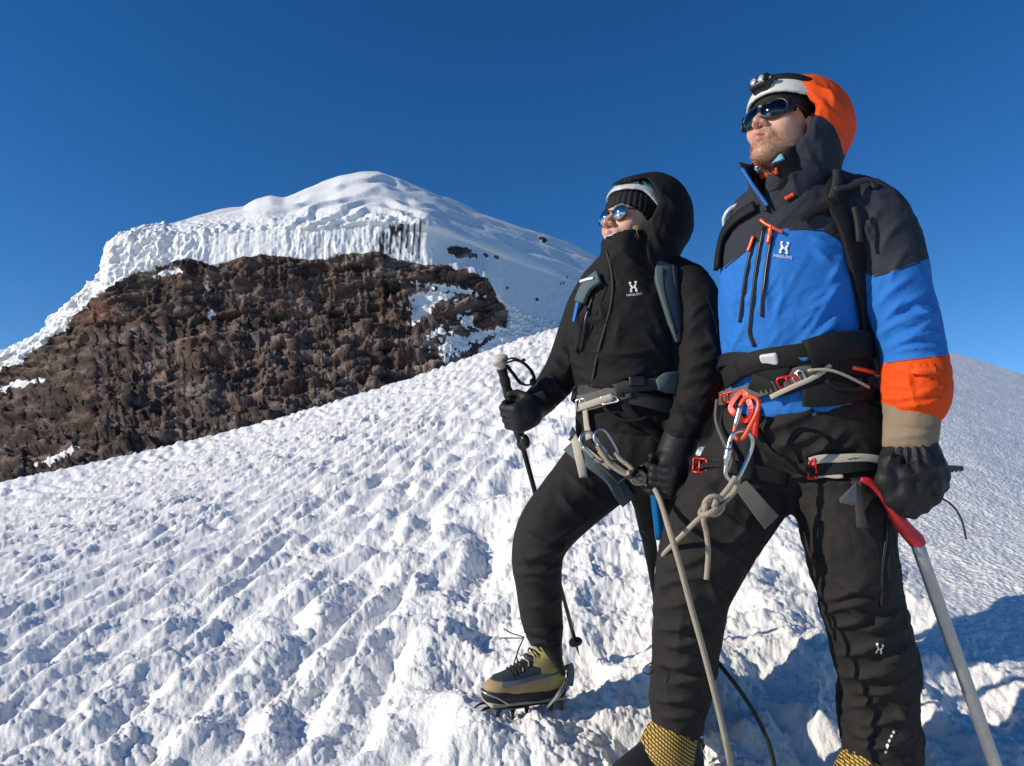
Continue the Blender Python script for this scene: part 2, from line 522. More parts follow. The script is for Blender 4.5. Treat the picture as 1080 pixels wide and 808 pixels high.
    def craggy(a_, b_, c_, sd, octv=6, gain=0.6):
        """ridged fractal: sharp crests, rough at every scale"""
        t_, am, wgt, nrm = 0, 1.0, 1.0, 0
        for o_ in range(octv):
            n_ = (1 - np.minimum(1, np.abs(vnoise(a_, b_, c_, s=sd + o_ * 3)) * 1.6)) ** 2
            t_ = t_ + am * n_ * wgt; nrm += am; wgt = np.clip(n_ * 1.6, 0, 1)
            a_, b_, c_ = a_ * 2.13 + 1.3, b_ * 2.13 + 0.7, c_ * 2.13 + 2.9; am *= gain
        return t_ / nrm
    su, sv = X * 0.42 + 1.5 * q, Y * 0.42                                # metres along and down the face
    zz = 0 * su
    dip = sv + 0.16 * su + 2.5 * fbm(su / 30, sv / 30, oct=2, s=218)      # bedding dips gently to the left
    upw = sstep(2, -2, Y - ymd[None, :])
    cr1 = craggy(su / 26, sv / 15, zz + 0.5, 301, 5)
    cr2 = (1 - upw) * craggy(su / 10, dip / 4.2, zz + 0.5, 331, 5, 0.6) + upw * craggy(su / 5.5, sv / 15, zz + 0.5, 361, 5, 0.6)
    lay = fbm(su / 24, dip / 1.9, oct=4, s=216, gain=0.6)
    led = dip / 6.5 + 0.6 * fbm(su / 22, sv / 18, oct=3, s=219)
    lf_ = led - np.floor(led)
    rough = fbm(wx / 1.8, wy / 1.8, wz / 1.3, oct=3, s=220, gain=0.7)
    rdisp = 7.0 * cr1 + 3.4 * cr2 + 1.7 * lay + 3.6 * np.where(lf_ < 0.9, lf_ / 0.9, (1 - lf_) / 0.1) * np.clip(0.35 + 1.3 * fbm(su / 20, sv / 12, oct=3, s=221), 0, 1) + 0.8 * rough - 4.5
    crk = np.abs(Y - ymd[None, :] - 3 * fbm(X / 25, 0 * X, oct=3, s=222))
    rdisp -= 2.8 * sstep(3.5, 0.5, crk) * (X > 70) * (X < 430)
    patch_ = fbm(su / 20, dip / 7, oct=4, s=223, gain=0.6)
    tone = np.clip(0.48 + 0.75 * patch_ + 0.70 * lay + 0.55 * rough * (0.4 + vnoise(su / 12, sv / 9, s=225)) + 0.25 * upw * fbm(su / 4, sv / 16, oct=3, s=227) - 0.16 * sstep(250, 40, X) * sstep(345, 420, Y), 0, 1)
    warm = np.clip(0.5 + 1.3 * fbm(su / 26, dip / 9, oct=3, s=228), 0, 1)
    fx_ = X + 2.5 * fbm(X / 12, Y / 18, oct=2, s=220)
    flute = 1.3 * fbm(fx_ / 9.0, Y / 34.0, oct=5, s=221, gain=0.62) + 0.8 * np.abs(vnoise(fx_ / 2.6, Y / 22.0, s=222)) * sstep(-0.2, 0.4, vnoise(X / 16, Y / 40, s=223))
    clump = 1.7 * billowed(wx / 4.6, wy / 4.6, wz / 9.0) * sstep(250, 190, X) + 0.5 * billowed(wx / 3.5, wy / 3.5, wz / 4.0)
    ice = np.where(sec == 2, flute * sstep(470, 430, X) * (0.35 + 0.65 * sstep(285, 320, X) + 0.5 * sstep(240, 200, X)) + clump, 0)
    near_edge = sstep(24, 0, np.abs(Y - ywt[None, :])) * sstep(480, 420, X) * (sec == 3)
    ice += (sec == 3) * (2.4 * near_edge * billowed(wx / 5.5, wy / 7, wz / 5.5))
    dome = 5.0 * fbm(wx / 46, wy / 60, wz / 20, oct=2, s=227) + 0.3 * fbm(wx / 5, wy / 9, wz / 4, oct=3, s=228)
    # terraces and crevasse lips under the summit
    terr = (Y + 0.10 * (X - 390) - ysk[None, :]) / 12.0 + 0.9 * fbm(X / 70, Y / 20, oct=2, s=229)
    tw = terr - np.floor(terr)
    dome += 2.8 * (np.where(tw < 0.75, tw / 0.75, (1 - tw) / 0.25) - 0.5) * sstep(250, 320, X) * sstep(500, 400, X) * sstep(0.1, 1.0, terr)
    ice += (sec >= 3) * dome * sstep(0, 6, Y - ysk[None, :] + (sec == 4) * 6) * 0.8
    pen = 0.55 * np.abs(vnoise(X / 2.6, Y / 3.2, s=231)) * sstep(300, 330, Y + 0.12 * (X - 560)) * (X > 430)
    lump = (sec < 3) * (0.9 * fbm(wx / 4, wy / 4, wz / 4, oct=3, s=232) + 3.0 * pen * 1.2)
    ribbon = (X < 175) * (~rock) * (1.2 * ridged(4.5, 233) + 0.7 * ridged(2, 234))
    disp = np.where(rock, rdisp + 0.5, np.where(sec == 2, ice, np.where(sec >= 3, ice, 0) + lump) + ribbon)
    disp = np.where(rock & ~islands, disp, np.where(islands, 0.12 * rdisp + 0.6, disp))
    k5 = np.exp(-0.5 * (np.arange(-3, 4) / 1.0) ** 2); k5 /= k5.sum()
    edge = np.zeros_like(disp)
    rf_ = rock.astype(float)
    bl_ = np.apply_along_axis(lambda r_: np.convolve(r_, k5, 'same'), 1, np.apply_along_axis(lambda r_: np.convolve(r_, k5, 'same'), 0, rf_))
    ds_ = np.apply_along_axis(lambda r_: np.convolve(r_, k5, 'same'), 1, np.apply_along_axis(lambda r_: np.convolve(r_, k5, 'same'), 0, disp))
    edge = np.clip(4 * bl_ * (1 - bl_), 0, 1)
    disp = disp * (1 - edge) + ds_ * edge
    V = V + N * disp[..., None]
    nr, na = X.shape
    i = np.arange(nr * na).reshape(nr, na)
    f = np.stack((i[:-1, :-1], i[:-1, 1:], i[1:, 1:], i[1:, :-1]), -1).reshape(-1, 4)
    rk = rock[:-1, :-1].astype(int) + rock[1:, :-1] + rock[:-1, 1:] + rock[1:, 1:]
    isr = (rk >= 2).ravel()
    v = V.reshape(-1, 3)
    red = sstep(0.0, 1.0, np.exp(-(((X - 105) / 26) ** 2 + ((Y - 330) / 20) ** 2)) + 0.5 * (sec == 1) * fbm(wx / 14, wy / 14, wz / 10, oct=2, s=241))
    def part(name, sel, mat, at, sm=True):
        ff = f[sel]
        used = np.unique(ff)
        re = np.full(len(v), -1); re[used] = np.arange(len(used))
        return tag(mesh_obj(name, v[used], re[ff], mat, smooth=sm, attrs={k_: a.ravel()[used] for k_, a in at.items()}), kind="structure")
    global far_depth
    pv = proj(v)
    def far_depth(px, py):
        k_ = (v[:, 1] < 560); j = np.argmin(np.where((sec.ravel() < 4), np.hypot(pv[0] - px, pv[1] - py), 1e9)); return pv[2][j] - 0.3
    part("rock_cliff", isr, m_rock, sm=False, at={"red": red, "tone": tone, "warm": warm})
    part("ice_cap", ~isr, m_ice, {"dirt": dirt})

def rock_material():
    t = NT("volcanic_rock")
    n1 = t.noise(0.10, 4, 0.6); n2 = t.noise(0.9, 6, 0.7); n3 = t.noise(2.6, 4, 0.7)
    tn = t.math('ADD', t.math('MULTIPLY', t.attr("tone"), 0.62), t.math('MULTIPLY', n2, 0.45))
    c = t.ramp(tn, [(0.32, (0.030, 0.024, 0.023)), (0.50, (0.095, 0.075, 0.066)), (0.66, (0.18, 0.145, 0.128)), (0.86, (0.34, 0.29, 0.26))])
    c = t.mix(t.ramp(n1, [(0.45, 0.0), (0.65, 0.6)]), c, (0.07, 0.055, 0.050))
    c = t.mix(t.math('MULTIPLY', t.attr("warm"), 0.42), c, t.mix(1.0, c, (1.25, 0.82, 0.68), 'MULTIPLY'))
    c = t.mix(t.math('MULTIPLY', t.attr("red"), 0.65), c, (0.16, 0.07, 0.052))
    c = t.mix(t.ramp(n3, [(0.64, 0.0), (0.76, 0.45)]), c, (0.36, 0.32, 0.30))
    t.set(Base_Color=c, Roughness=0.9, Normal=t.bump(t.noise(1.6, 6, 0.7), 0.7, 0.5), Specular_IOR_Level=0.2)
    return t.m

def ice_material():
    t = NT("glacier_ice")
    c = t.mix(t.noise(0.05, 4), (0.80, 0.82, 0.83), (0.89, 0.89, 0.88))
    c = t.mix(t.attr("dirt"), c, (0.045, 0.042, 0.042))
    t.set(Base_Color=c, Roughness=0.55, Normal=t.bump(t.noise(0.9, 5, 0.65), 0.35, 0.35), Specular_IOR_Level=0.3)
    return t.m

far_mountain(rock_material(), ice_material())
M_SNOW = snow_material()
# ================================================================ modelling library: distance fields meshed with surface nets
class SDF:
    def __init__(s, h, pad=0.03):
        s.h, s.pad, s.ops = h, pad, []
    def add(s, fn, lo, hi, k=0.0, op='u'):
        s.ops.append((fn, np.asarray(lo, float), np.asarray(hi, float), k, op)); return s
    def cone(s, a, b, ra, rb, k=0.02, op='u'):
        a, b = np.asarray(a, float), np.asarray(b, float); ba = b - a; bb = ba @ ba + 1e-12
        def fn(p):
            t = np.clip(((p - a) @ ba) / bb, 0, 1)
            return np.linalg.norm(p - a - t[..., None] * ba, axis=-1) - (ra + (rb - ra) * t)
        r = max(ra, rb)
        return s.add(fn, np.minimum(a, b) - r, np.maximum(a, b) + r, k, op)
    def chain(s, pts, rs, k=0.01, op='u'):
        for i in range(len(pts) - 1):
            s.cone(pts[i], pts[i + 1], rs[i], rs[i + 1], k, op)
        return s
    def ell(s, c, rad, rot=None, k=0.02, op='u'):
        c, rad = np.asarray(c, float), np.asarray(rad, float)
        rot = np.eye(3) if rot is None else np.asarray(rot, float)      # columns are the axes
        def fn(p):
            q = (p - c) @ rot
            k0 = np.linalg.norm(q / rad, axis=-1); k1 = np.linalg.norm(q / rad ** 2, axis=-1)
            return k0 * (k0 - 1) / np.maximum(k1, 1e-6)
        e = np.abs(rot) @ rad
        return s.add(fn, c - e, c + e, k, op)
    def box(s, c, half, rot=None, r=0.005, k=0.01, op='u'):
        c, half = np.asarray(c, float), np.asarray(half, float) - r
        rot = np.eye(3) if rot is None else np.asarray(rot, float)
        def fn(p):
            q = np.abs((p - c) @ rot) - half
            return np.linalg.norm(np.maximum(q, 0), axis=-1) + np.minimum(q.max(-1), 0) - r
        e = np.abs(rot) @ (half + r)
        return s.add(fn, c - e, c + e, k, op)
    def loft(s, secs, k=0.02, op='u', sub=4, px=True, grow=0.0, pw=2.0):
        """secs: (px, py, depth, half width in pixels, half thickness in metres); widths lie across the view"""
        secs = np.asarray(secs, float)
        n = len(secs)
        tt = np.linspace(0, n - 1, (n - 1) * sub + 1)
        def cr(a):
            i = np.clip(tt.astype(int), 0, n - 2); f = tt - i
            p0, p1, p2, p3 = a[np.maximum(i - 1, 0)], a[i], a[i + 1], a[np.minimum(i + 2, n - 1)]
            return 0.5 * (2 * p1 + (p2 - p0) * f + (2 * p0 - 5 * p1 + 4 * p2 - p3) * f ** 2 + (3 * p1 - p0 - 3 * p2 + p3) * f ** 3)
        S = np.stack([cr(secs[:, j]) for j in range(5)], -1)
        C = PN(S[:, 0], S[:, 1], S[:, 2])
        A = S[:, 3] * S[:, 2] / FPX + grow; B = S[:, 4] + grow
        T = np.gradient(C, axis=0); T /= np.linalg.norm(T, axis=1, keepdims=True)
        view = C / np.linalg.norm(C, axis=1, keepdims=True)
        L = np.cross(T, view); L /= np.linalg.norm(L, axis=1, keepdims=True)
        def fn(p):
            best = np.full(p.shape[:-1], 9.0)
            for i in range(len(C) - 1):
                ba = C[i + 1] - C[i]
                w = p - C[i]
                t = np.clip((w @ ba) / (ba @ ba), 0, 1)
                a = A[i] + (A[i + 1] - A[i]) * t; b = B[i] + (B[i + 1] - B[i]) * t
                w = w - t[..., None] * ba
                la = L[i] + L[i + 1]; la = la / np.linalg.norm(la)
                tg = ba / np.linalg.norm(ba); de = np.cross(tg, la)
                x, y, z = w @ la, w @ de, w @ tg
                m = np.minimum(a, b)
                if pw == 2.0: q = np.sqrt((x / a) ** 2 + (y / b) ** 2 + (z / (0.6 * m)) ** 2)
                else: q = (np.abs(x / a) ** pw + np.abs(y / b) ** pw + np.abs(z / (0.6 * m)) ** pw) ** (1 / pw)
                best = np.minimum(best, (q - 1) * m)
            return best
        r = np.maximum(A, B)[:, None]
        return s.add(fn, (C - r).min(0), (C + r).max(0), k, op)
    def cut(s, fn, k=0.0):
        s.ops.append((fn, None, None, k, 's')); return s
    def field(s):
        lo = np.min([o[1] for o in s.ops if o[4] == 'u'], axis=0) - s.pad
        hi = np.max([o[2] for o in s.ops if o[4] == 'u'], axis=0) + s.pad
        n = np.ceil((hi - lo) / s.h).astype(int) + 1
        V = np.full(n, 0.2, np.float32)
        ax = [lo[i] + s.h * np.arange(n[i]) for i in range(3)]
        for fn, a, b, k, op in s.ops:
            if a is None: sl = [slice(0, m) for m in n]
            else:
                mg = s.pad + k
                i0 = np.clip(np.floor((a - mg - lo) / s.h).astype(int), 0, n); i1 = np.clip(np.ceil((b + mg - lo) / s.h).astype(int) + 1, 0, n)
                sl = [slice(i0[i], i1[i]) for i in range(3)]
            g = np.stack(np.meshgrid(*[ax[i][sl[i]] for i in range(3)], indexing='ij'), -1)
            if g.size == 0: continue
            d = fn(g); old = V[tuple(sl)]
            if op == 's': d = -d; sg = -1
            else: sg = 1
            if k > 0:
                hh = np.maximum(k - np.abs(old - d), 0) / k
                V[tuple(sl)] = (np.minimum(old, d) if sg > 0 else np.maximum(old, d)) - sg * hh * hh * k * 0.25
            else:
                V[tuple(sl)] = np.minimum(old, d) if sg > 0 else np.maximum(old, d)
        return V, lo
    def mesh(s, smooth=2):
        V, lo = s.field()
        v, f = surface_nets(V, lo, s.h)
        return relax(v, f, smooth), f

def surface_nets(V, lo, h):
    S = V < 0
    nx, ny, nz = V.shape
    cnt = np.zeros((nx - 1, ny - 1, nz - 1), np.int8)
    for dx in (0, 1):
        for dy in (0, 1):
            for dz in (0, 1):
                cnt += S[dx:nx - 1 + dx, dy:ny - 1 + dy, dz:nz - 1 + dz]
    act = (cnt > 0) & (cnt < 8)
    ijk = np.argwhere(act)
    idx = np.full(act.shape, -1, np.int64); idx[act] = np.arange(len(ijk))
    co = [(a, b, c) for a in (0, 1) for b in (0, 1) for c in (0, 1)]
    val = np.stack([V[ijk[:, 0] + a, ijk[:, 1] + b, ijk[:, 2] + c] for a, b, c in co], 1).astype(float)
    acc = np.zeros((len(ijk), 3)); n = np.zeros(len(ijk))
    for i in range(8):
        for j in range(i + 1, 8):
            if sum(abs(p - q) for p, q in zip(co[i], co[j])) != 1: continue
            m = (val[:, i] < 0) != (val[:, j] < 0)
            t = np.where(m, val[:, i] / np.where(m, val[:, i] - val[:, j], 1), 0)
            p = np.array(co[i]) + t[:, None] * (np.array(co[j]) - np.array(co[i]))
            acc += np.where(m[:, None], p, 0); n += m
    v = lo + (ijk + acc / n[:, None]) * h
    quads = []
    for ax in range(3):
        o = [0, 0, 0]; o[ax] = 1
        a = S[:nx - o[0], :ny - o[1], :nz - o[2]]; b = S[o[0]:, o[1]:, o[2]:]
        e = np.argwhere(a != b)
        u, w = (ax + 1) % 3, (ax + 2) % 3
        ok = (e[:, u] > 0) & (e[:, w] > 0) & (e[:, u] < act.shape[u]) & (e[:, w] < act.shape[w])
        e = e[ok]
        ins = a[e[:, 0], e[:, 1], e[:, 2]]
        q = []
        for du, dw in ((0, 0), (-1, 0), (-1, -1), (0, -1)):
            c = e.copy(); c[:, u] += du; c[:, w] += dw
            q.append(idx[c[:, 0], c[:, 1], c[:, 2]])
        q = np.stack(q, 1)
        q[~ins] = q[~ins][:, ::-1]
        quads.append(q)
    f = np.concatenate(quads)
    return v, f[(f >= 0).all(1)]

def relax(v, f, it):
    if not it: return v
    a = np.concatenate([f[:, i] for i in range(4)]); b = np.concatenate([f[:, (i + 1) % 4] for i in range(4)])
    n = np.bincount(a, minlength=len(v)) + np.bincount(b, minlength=len(v))
    def lap(v):
        r = np.stack([np.bincount(a, v[b, i], len(v)) + np.bincount(b, v[a, i], len(v)) for i in range(3)], -1)
        return r / np.maximum(n, 1)[:, None] - v
    for _ in range(it):
        v = v + 0.5 * lap(v)
        v = v - 0.52 * lap(v)
        v = v + 0.25 * lap(v)
    return v

def normals(v, f):
    fn = np.cross(v[f[:, 2]] - v[f[:, 0]], v[f[:, 3]] - v[f[:, 1]])
    n = np.stack([sum(np.bincount(f[:, j], fn[:, i], len(v)) for j in range(4)) for i in range(3)], -1)
    return n / (np.linalg.norm(n, axis=1, keepdims=True) + 1e-12)

def fold(v, f, strokes=(), noise=(), scale=1.0):
    """cloth folds: strokes (x0, y0, x1, y1, width px, height mm) on the camera side; noise (along vector, length m, width m, height mm, seed)"""
    n = normals(v, f)
    x, y, d = proj(v)
    vw = v / np.linalg.norm(v, axis=1, keepdims=True)
    face = sstep(-0.15, 0.25, -(n * vw).sum(1))
    h = np.zeros(len(v))
    for st in strokes:
        x0, y0, x1, y1, w, a = st[:6]
        bow = st[6] if len(st) > 6 else 0.0
        dx, dy = x1 - x0, y1 - y0; L = math.hypot(dx, dy)
        t = ((x - x0) * dx + (y - y0) * dy) / L ** 2
        tc = np.clip(t, 0, 1)
        off = ((x - x0) * -dy + (y - y0) * dx) / L - bow * 4 * tc * (1 - tc)
        along = np.maximum(0, np.abs(t - 0.5) - 0.5) * L
        q = (np.hypot(off, along) / w) ** 2
        h += face * a * 0.0021 * ((0.4 * np.exp(-q) + 0.75 * np.exp(-1.25 * np.sqrt(q))) * (0.3 + 0.7 * np.sin(np.pi * tc)))
    for ax, ln, wd, a, s in noise:
        ax = np.asarray(ax, float); ax /= np.linalg.norm(ax)
        o1 = np.cross(ax, (0.31, 0.52, 0.79)); o1 /= np.linalg.norm(o1); o2 = np.cross(ax, o1)
        wob = vnoise(*(v / 0.09).T, s=s + 50) * 0.5
        g = vnoise(v @ ax / ln + wob * 0.4, v @ o1 / wd + wob, v @ o2 / wd, s=s)
        msk = 0.35 + 0.65 * sstep(-0.25, 0.35, vnoise(*(v / 0.13).T, s=s + 90))
        h += a * 0.001 * msk * (0.6 - np.abs(g) * 2.2)
    return v + n * (h * scale)[:, None]

# ---------------------------------------------------------------- ribbons, tubes, things lying on a surface
def smooth_path(pts, sub=6, closed=False):
    pts = np.asarray(pts, float); n = len(pts)
    if closed:
        tt = np.linspace(0, n, n * sub, endpoint=False); i = tt.astype(int); f = (tt - i)[:, None]
        p0, p1, p2, p3 = pts[(i - 1) % n], pts[i % n], pts[(i + 1) % n], pts[(i + 2) % n]
    else:
        tt = np.linspace(0, n - 1, (n - 1) * sub + 1); i = np.clip(tt.astype(int), 0, n - 2); f = (tt - i)[:, None]
        p0, p1, p2, p3 = pts[np.maximum(i - 1, 0)], pts[i], pts[i + 1], pts[np.minimum(i + 2, n - 1)]
    return 0.5 * (2 * p1 + (p2 - p0) * f + (2 * p0 - 5 * p1 + 4 * p2 - p3) * f ** 2 + (3 * p1 - p0 - 3 * p2 + p3) * f ** 3)

def tube(pts, r, n=10, closed=False, flat=None):
    """swept tube; r a number or one per point; returns vertices, quads, (along, around) attributes"""
    pts = np.asarray(pts, float); m = len(pts)
    r = np.broadcast_to(np.asarray(r, float), (m,))
    T = (np.roll(pts, -1, 0) - np.roll(pts, 1, 0)) if closed else np.gradient(pts, axis=0)
    T /= np.linalg.norm(T, axis=1, keepdims=True) + 1e-12
    up = np.cross(T[0], (0.3, 0.2, 0.9)); up /= np.linalg.norm(up)
    U = []
    for t in T:
        up = up - t * (up @ t); up /= np.linalg.norm(up) + 1e-12; U.append(up)
    U = np.array(U); W = np.cross(T, U)
    a = np.linspace(0, 2 * np.pi, n, endpoint=False)
    v = pts[:, None] + r[:, None, None] * (np.cos(a)[None, :, None] * U[:, None] + np.sin(a)[None, :, None] * W[:, None])
    ln = np.concatenate(([0], np.cumsum(np.linalg.norm(np.diff(pts, axis=0), axis=1))))
    i = np.arange(m * n).reshape(m, n)
    j = np.roll(i, -1, 1)
    if closed: f = np.stack((i, j, np.roll(j, -1, 0), np.roll(i, -1, 0)), -1).reshape(-1, 4)
    else: f = np.stack((i[:-1], j[:-1], j[1:], i[1:]), -1).reshape(-1, 4)
    v = v.reshape(-1, 3)
    fl = [tuple(q) for q in f]
    if not closed:
        fl.append(tuple(i[0][::-1])); fl.append(tuple(i[-1]))
    at = {"along": np.repeat(ln, n), "around": np.tile(a / (2 * np.pi), m)}
    return v, fl, at

def ribbon(pts, nrm, width, thick=0.0018, closed=False, twist=None):
    """flat strap with thickness along a path, nrm = surface normal per point"""
    pts = np.asarray(pts, float); nrm = np.asarray(nrm, float); m = len(pts)
    nrm = np.broadcast_to(nrm, pts.shape)
    T = (np.roll(pts, -1, 0) - np.roll(pts, 1, 0)) if closed else np.gradient(pts, axis=0)
    T /= np.linalg.norm(T, axis=1, keepdims=True) + 1e-12
    S = np.cross(T, nrm); S /= np.linalg.norm(S, axis=1, keepdims=True) + 1e-12
    N = np.cross(S, T)
    w = np.broadcast_to(np.asarray(width, float), (m,))[:, None] / 2
    t = thick / 2
    prof = [(-1, -t), (-1, t), (-0.92, t * 1.5), (0.92, t * 1.5), (1, t), (1, -t)]
    k = len(prof)
    v = np.stack([pts + S * w * a + N * b for a, b in prof], 1).reshape(-1, 3)
    i = np.arange(m * k).reshape(m, k); j = np.roll(i, -1, 1)
    if closed: f = np.stack((i, j, np.roll(j, -1, 0), np.roll(i, -1, 0)), -1).reshape(-1, 4)
    else: f = np.stack((i[:-1], j[:-1], j[1:], i[1:]), -1).reshape(-1, 4)
    fl = [tuple(q) for q in f]
    if not closed: fl += [tuple(i[0][::-1]), tuple(i[-1])]
    return v, fl

class Surf:
    """ray casts onto one or several meshes given as (v, quads)"""
    def __init__(s, *ms):
        s.t = [BVHTree.FromPolygons([tuple(p) for p in v], [tuple(int(i) for i in q) for q in f]) for v, f in ms]
    def cast(s, o, d):
        best = None
        for t in s.t:
            h = t.ray_cast(Vector(o), Vector(d))
            if h[0] is not None and (best is None or h[3] < best[3]): best = h
        return best
    def at(s, px, py, off=0.0, d0=None):
        h = s.cast((0, 0, 0), tuple(P(px, py, 1.0)))
        if h is None: return (P(px, py, d0), -P(px, py, 1.0) / np.linalg.norm(P(px, py, 1.0))) if d0 else None
        p, n = np.array(h[0]), np.array(h[1])
        if n @ p > 0: n = -n
        return p + n * off, n
    def path(s, pts, off=0.002, sub=5, sm=3, d0=None):
        """pixel polyline laid on the surface"""
        pp = smooth_path(np.asarray(pts, float), sub)
        hs = [s.at(x, y, 0, d0) for x, y in pp]
        hs = [h for h in hs if h is not None]
        p = np.array([h[0] for h in hs]); n = np.array([h[1] for h in hs])
        for _ in range(sm):
            n[1:-1] = (n[:-2] + 2 * n[1:-1] + n[2:]) / 4
            q = p.copy(); q[1:-1] = (p[:-2] + 2 * p[1:-1] + p[2:]) / 4
            p = q
        n /= np.linalg.norm(n, axis=1, keepdims=True)
        return p + n * off, n
    def ring(s, c, axis, off=0.003, n=72, sm=4, rmax=0.6):
        """closed loop round the surface in the plane through c across axis"""
        c = np.asarray(c, float); axis = np.asarray(axis, float) / np.linalg.norm(axis)
        u = np.cross(axis, (0.1, 1, 0.05)); u /= np.linalg.norm(u); w = np.cross(axis, u)
        r = np.full(n, np.nan)
        for i in range(n):
            a = 2 * np.pi * i / n
            d = u * math.cos(a) + w * math.sin(a)
            h = s.cast(c + d * rmax, -d)
            if h is not None: r[i] = rmax - h[3]
        ok = ~np.isnan(r)
        r = np.interp(np.arange(n), np.arange(n)[ok], r[ok], period=n)
        r = np.maximum(r, 0.02)
        for _ in range(sm):
            # straps bridge hollows
            r = np.maximum(r, (np.roll(r, 1) + np.roll(r, -1)) / 2)
            r = (np.roll(r, 1) + 2 * r + np.roll(r, -1)) / 4
        a = 2 * np.pi * np.arange(n) / n
        D = u[None] * np.cos(a)[:, None] + w[None] * np.sin(a)[:, None]
        return c + D * (r + off)[:, None], D

def sdf_obj(name, S, mat, parent, smooth=2, strokes=(), noise=(), attrs=None, post=None):
    v, f = S.mesh(smooth)
    if strokes or noise: v = fold(v, f, strokes, noise)
    if post: v = post(v, f)
    at = attrs(v) if attrs else None
    o = mesh_obj(name, v, f, mat, parent, attrs=at)
    return o, v, f

def strap_obj(name, vf, mat, parent):
    return mesh_obj(name, vf[0], vf[1], mat, parent, smooth=False)

def join_vf(*ms):
    V, F, o = [], [], 0
    for v, f in [m[:2] for m in ms]:
        V.append(np.asarray(v)); F += [tuple(int(i) + o for i in q) for q in f]; o += len(v)
    return np.concatenate(V), F

def frame(f, roll=0.0):
    """rotation matrix (columns: subject's left, forward, up) from a forward vector"""
    f = np.asarray(f, float); f /= np.linalg.norm(f)
    l = np.cross((0, 0, 1.0), f); l /= np.linalg.norm(l); u = np.cross(f, l)
    c, s = math.cos(roll), math.sin(roll)
    return np.stack((l * c + u * s, f, u * c - l * s), 1)
# ================================================================ materials of clothing and gear
def fabric(name, col, rough=0.75, weave=900, wb=0.25, sheen=0.0, var=0.10, spec=0.3, wrinkle=0.35, wscale=30):
    t = NT(name)
    co = t.coords()
    c = t.mix(t.noise(14, 4), [x * (1 - var) for x in col], [min(1, x * (1 + var)) for x in col])
    n0 = t.bump(t.noise(wscale, 3, 0.5, dist=2.0), wrinkle * 0.4, 0.010)
    n1 = t.bump(t.noise(weave, 2), wb, 0.0006, n0)
    t.set(Base_Color=c, Roughness=rough, Normal=n1, Specular_IOR_Level=spec)
    return t

def zone_fabric(name, cols, attrs, **kw):
    """fabric whose panels are chosen by signed attributes; cols[0] where no attribute is positive"""
    t = fabric(name, cols[0], **kw)
    base = t.b.inputs["Base Color"].links[0].from_socket
    for c, a in zip(cols[1:], attrs):
        m = t.new("ShaderNodeMapRange"); m.inputs["From Min"].default_value = -0.4; m.inputs["From Max"].default_value = 0.4
        t.link(t.attr(a), m.inputs["Value"])
        cc = t.mix(t.noise(16, 4), [x * 0.9 for x in c], [min(1, x * 1.1) for x in c])
        base = t.mix(m.outputs[0], base, cc)
    t.set(Base_Color=base)
    return t.m

M = {}
M["man_jacket"] = zone_fabric("blue_shell_fabric", [(0.022, 0.155, 0.50), (0.027, 0.031, 0.043), (0.72, 0.075, 0.008)], ["navy", "orange"], rough=0.78, spec=0.2, wscale=26, wrinkle=0.45)
M["man_hood"] = zone_fabric("hood_fabric", [(0.020, 0.024, 0.037), (0.72, 0.075, 0.010)], ["orange"], rough=0.78, spec=0.2)
M["black_shell"] = fabric("black_shell_fabric", (0.012, 0.0112, 0.0112), rough=0.8, spec=0.22, wrinkle=0.5, wscale=24).m
M["black_trousers"] = fabric("black_trouser_fabric", (0.021, 0.0192, 0.018), rough=0.8, spec=0.22, wrinkle=0.5, wscale=22).m
M["black_woven"] = fabric("black_webbing", (0.008, 0.008, 0.0085), rough=0.75, wb=0.5, weave=1500).m
M["grey_woven"] = fabric("grey_webbing", (0.11, 0.105, 0.095), rough=0.8, wb=0.5, weave=1500).m
M["pale_woven"] = fabric("pale_webbing", (0.42, 0.38, 0.31), rough=0.8, wb=0.5, weave=1500).m
M["dark_grey"] = fabric("dark_grey_fabric", (0.032, 0.032, 0.031), rough=0.7).m
M["teal_grey"] = fabric("teal_grey_fabric", (0.075, 0.11, 0.12), rough=0.7).m
M["tan"] = fabric("tan_cuff_fabric", (0.24, 0.18, 0.12), rough=0.85).m
M["glove"] = fabric("black_glove_fabric", (0.010, 0.010, 0.0105), rough=0.6, spec=0.4, wrinkle=0.6, wscale=45).m
M["orange"] = fabric("orange_fabric", (0.72, 0.075, 0.008), rough=0.7).m
M["blue"] = fabric("blue_fabric", (0.022, 0.155, 0.50), rough=0.7).m
M["lightblue"] = fabric("light_blue_fabric", (0.16, 0.36, 0.50), rough=0.8).m
M["white_print"] = simple("white_print", (0.75, 0.75, 0.74), 0.6, var=0.03)
M["steel"] = simple("brushed_steel", (0.62, 0.62, 0.60), 0.32, 1.0, var=0.08, bump=0.15, bscale=260)
M["worn_steel"] = simple("worn_grey_steel", (0.16, 0.155, 0.15), 0.5, 0.7, var=0.25, vscale=60)
M["dark_steel"] = simple("dark_steel", (0.06, 0.06, 0.065), 0.38, 1.0, var=0.2)
M["red_alu"] = simple("red_anodised_aluminium", (0.62, 0.03, 0.02), 0.35, 0.55, var=0.08)
M["orange_alu"] = simple("orange_anodised_aluminium", (0.75, 0.10, 0.04), 0.35, 0.4, var=0.08)
M["red_rubber"] = simple("red_rubber", (0.50, 0.012, 0.022), 0.5, var=0.12, bump=0.3, bscale=200)
M["black_rubber"] = simple("black_rubber", (0.013, 0.013, 0.014), 0.55, var=0.2, bump=0.3, bscale=220)
M["black_plastic"] = simple("black_plastic", (0.012, 0.012, 0.013), 0.35, var=0.2)
M["white_shell"] = simple("off_white_helmet_shell", (0.62, 0.61, 0.58), 0.42, var=0.06, vscale=25)
M["grey_shell"] = simple("light_grey_helmet_shell", (0.55, 0.56, 0.57), 0.4, var=0.06, vscale=25)
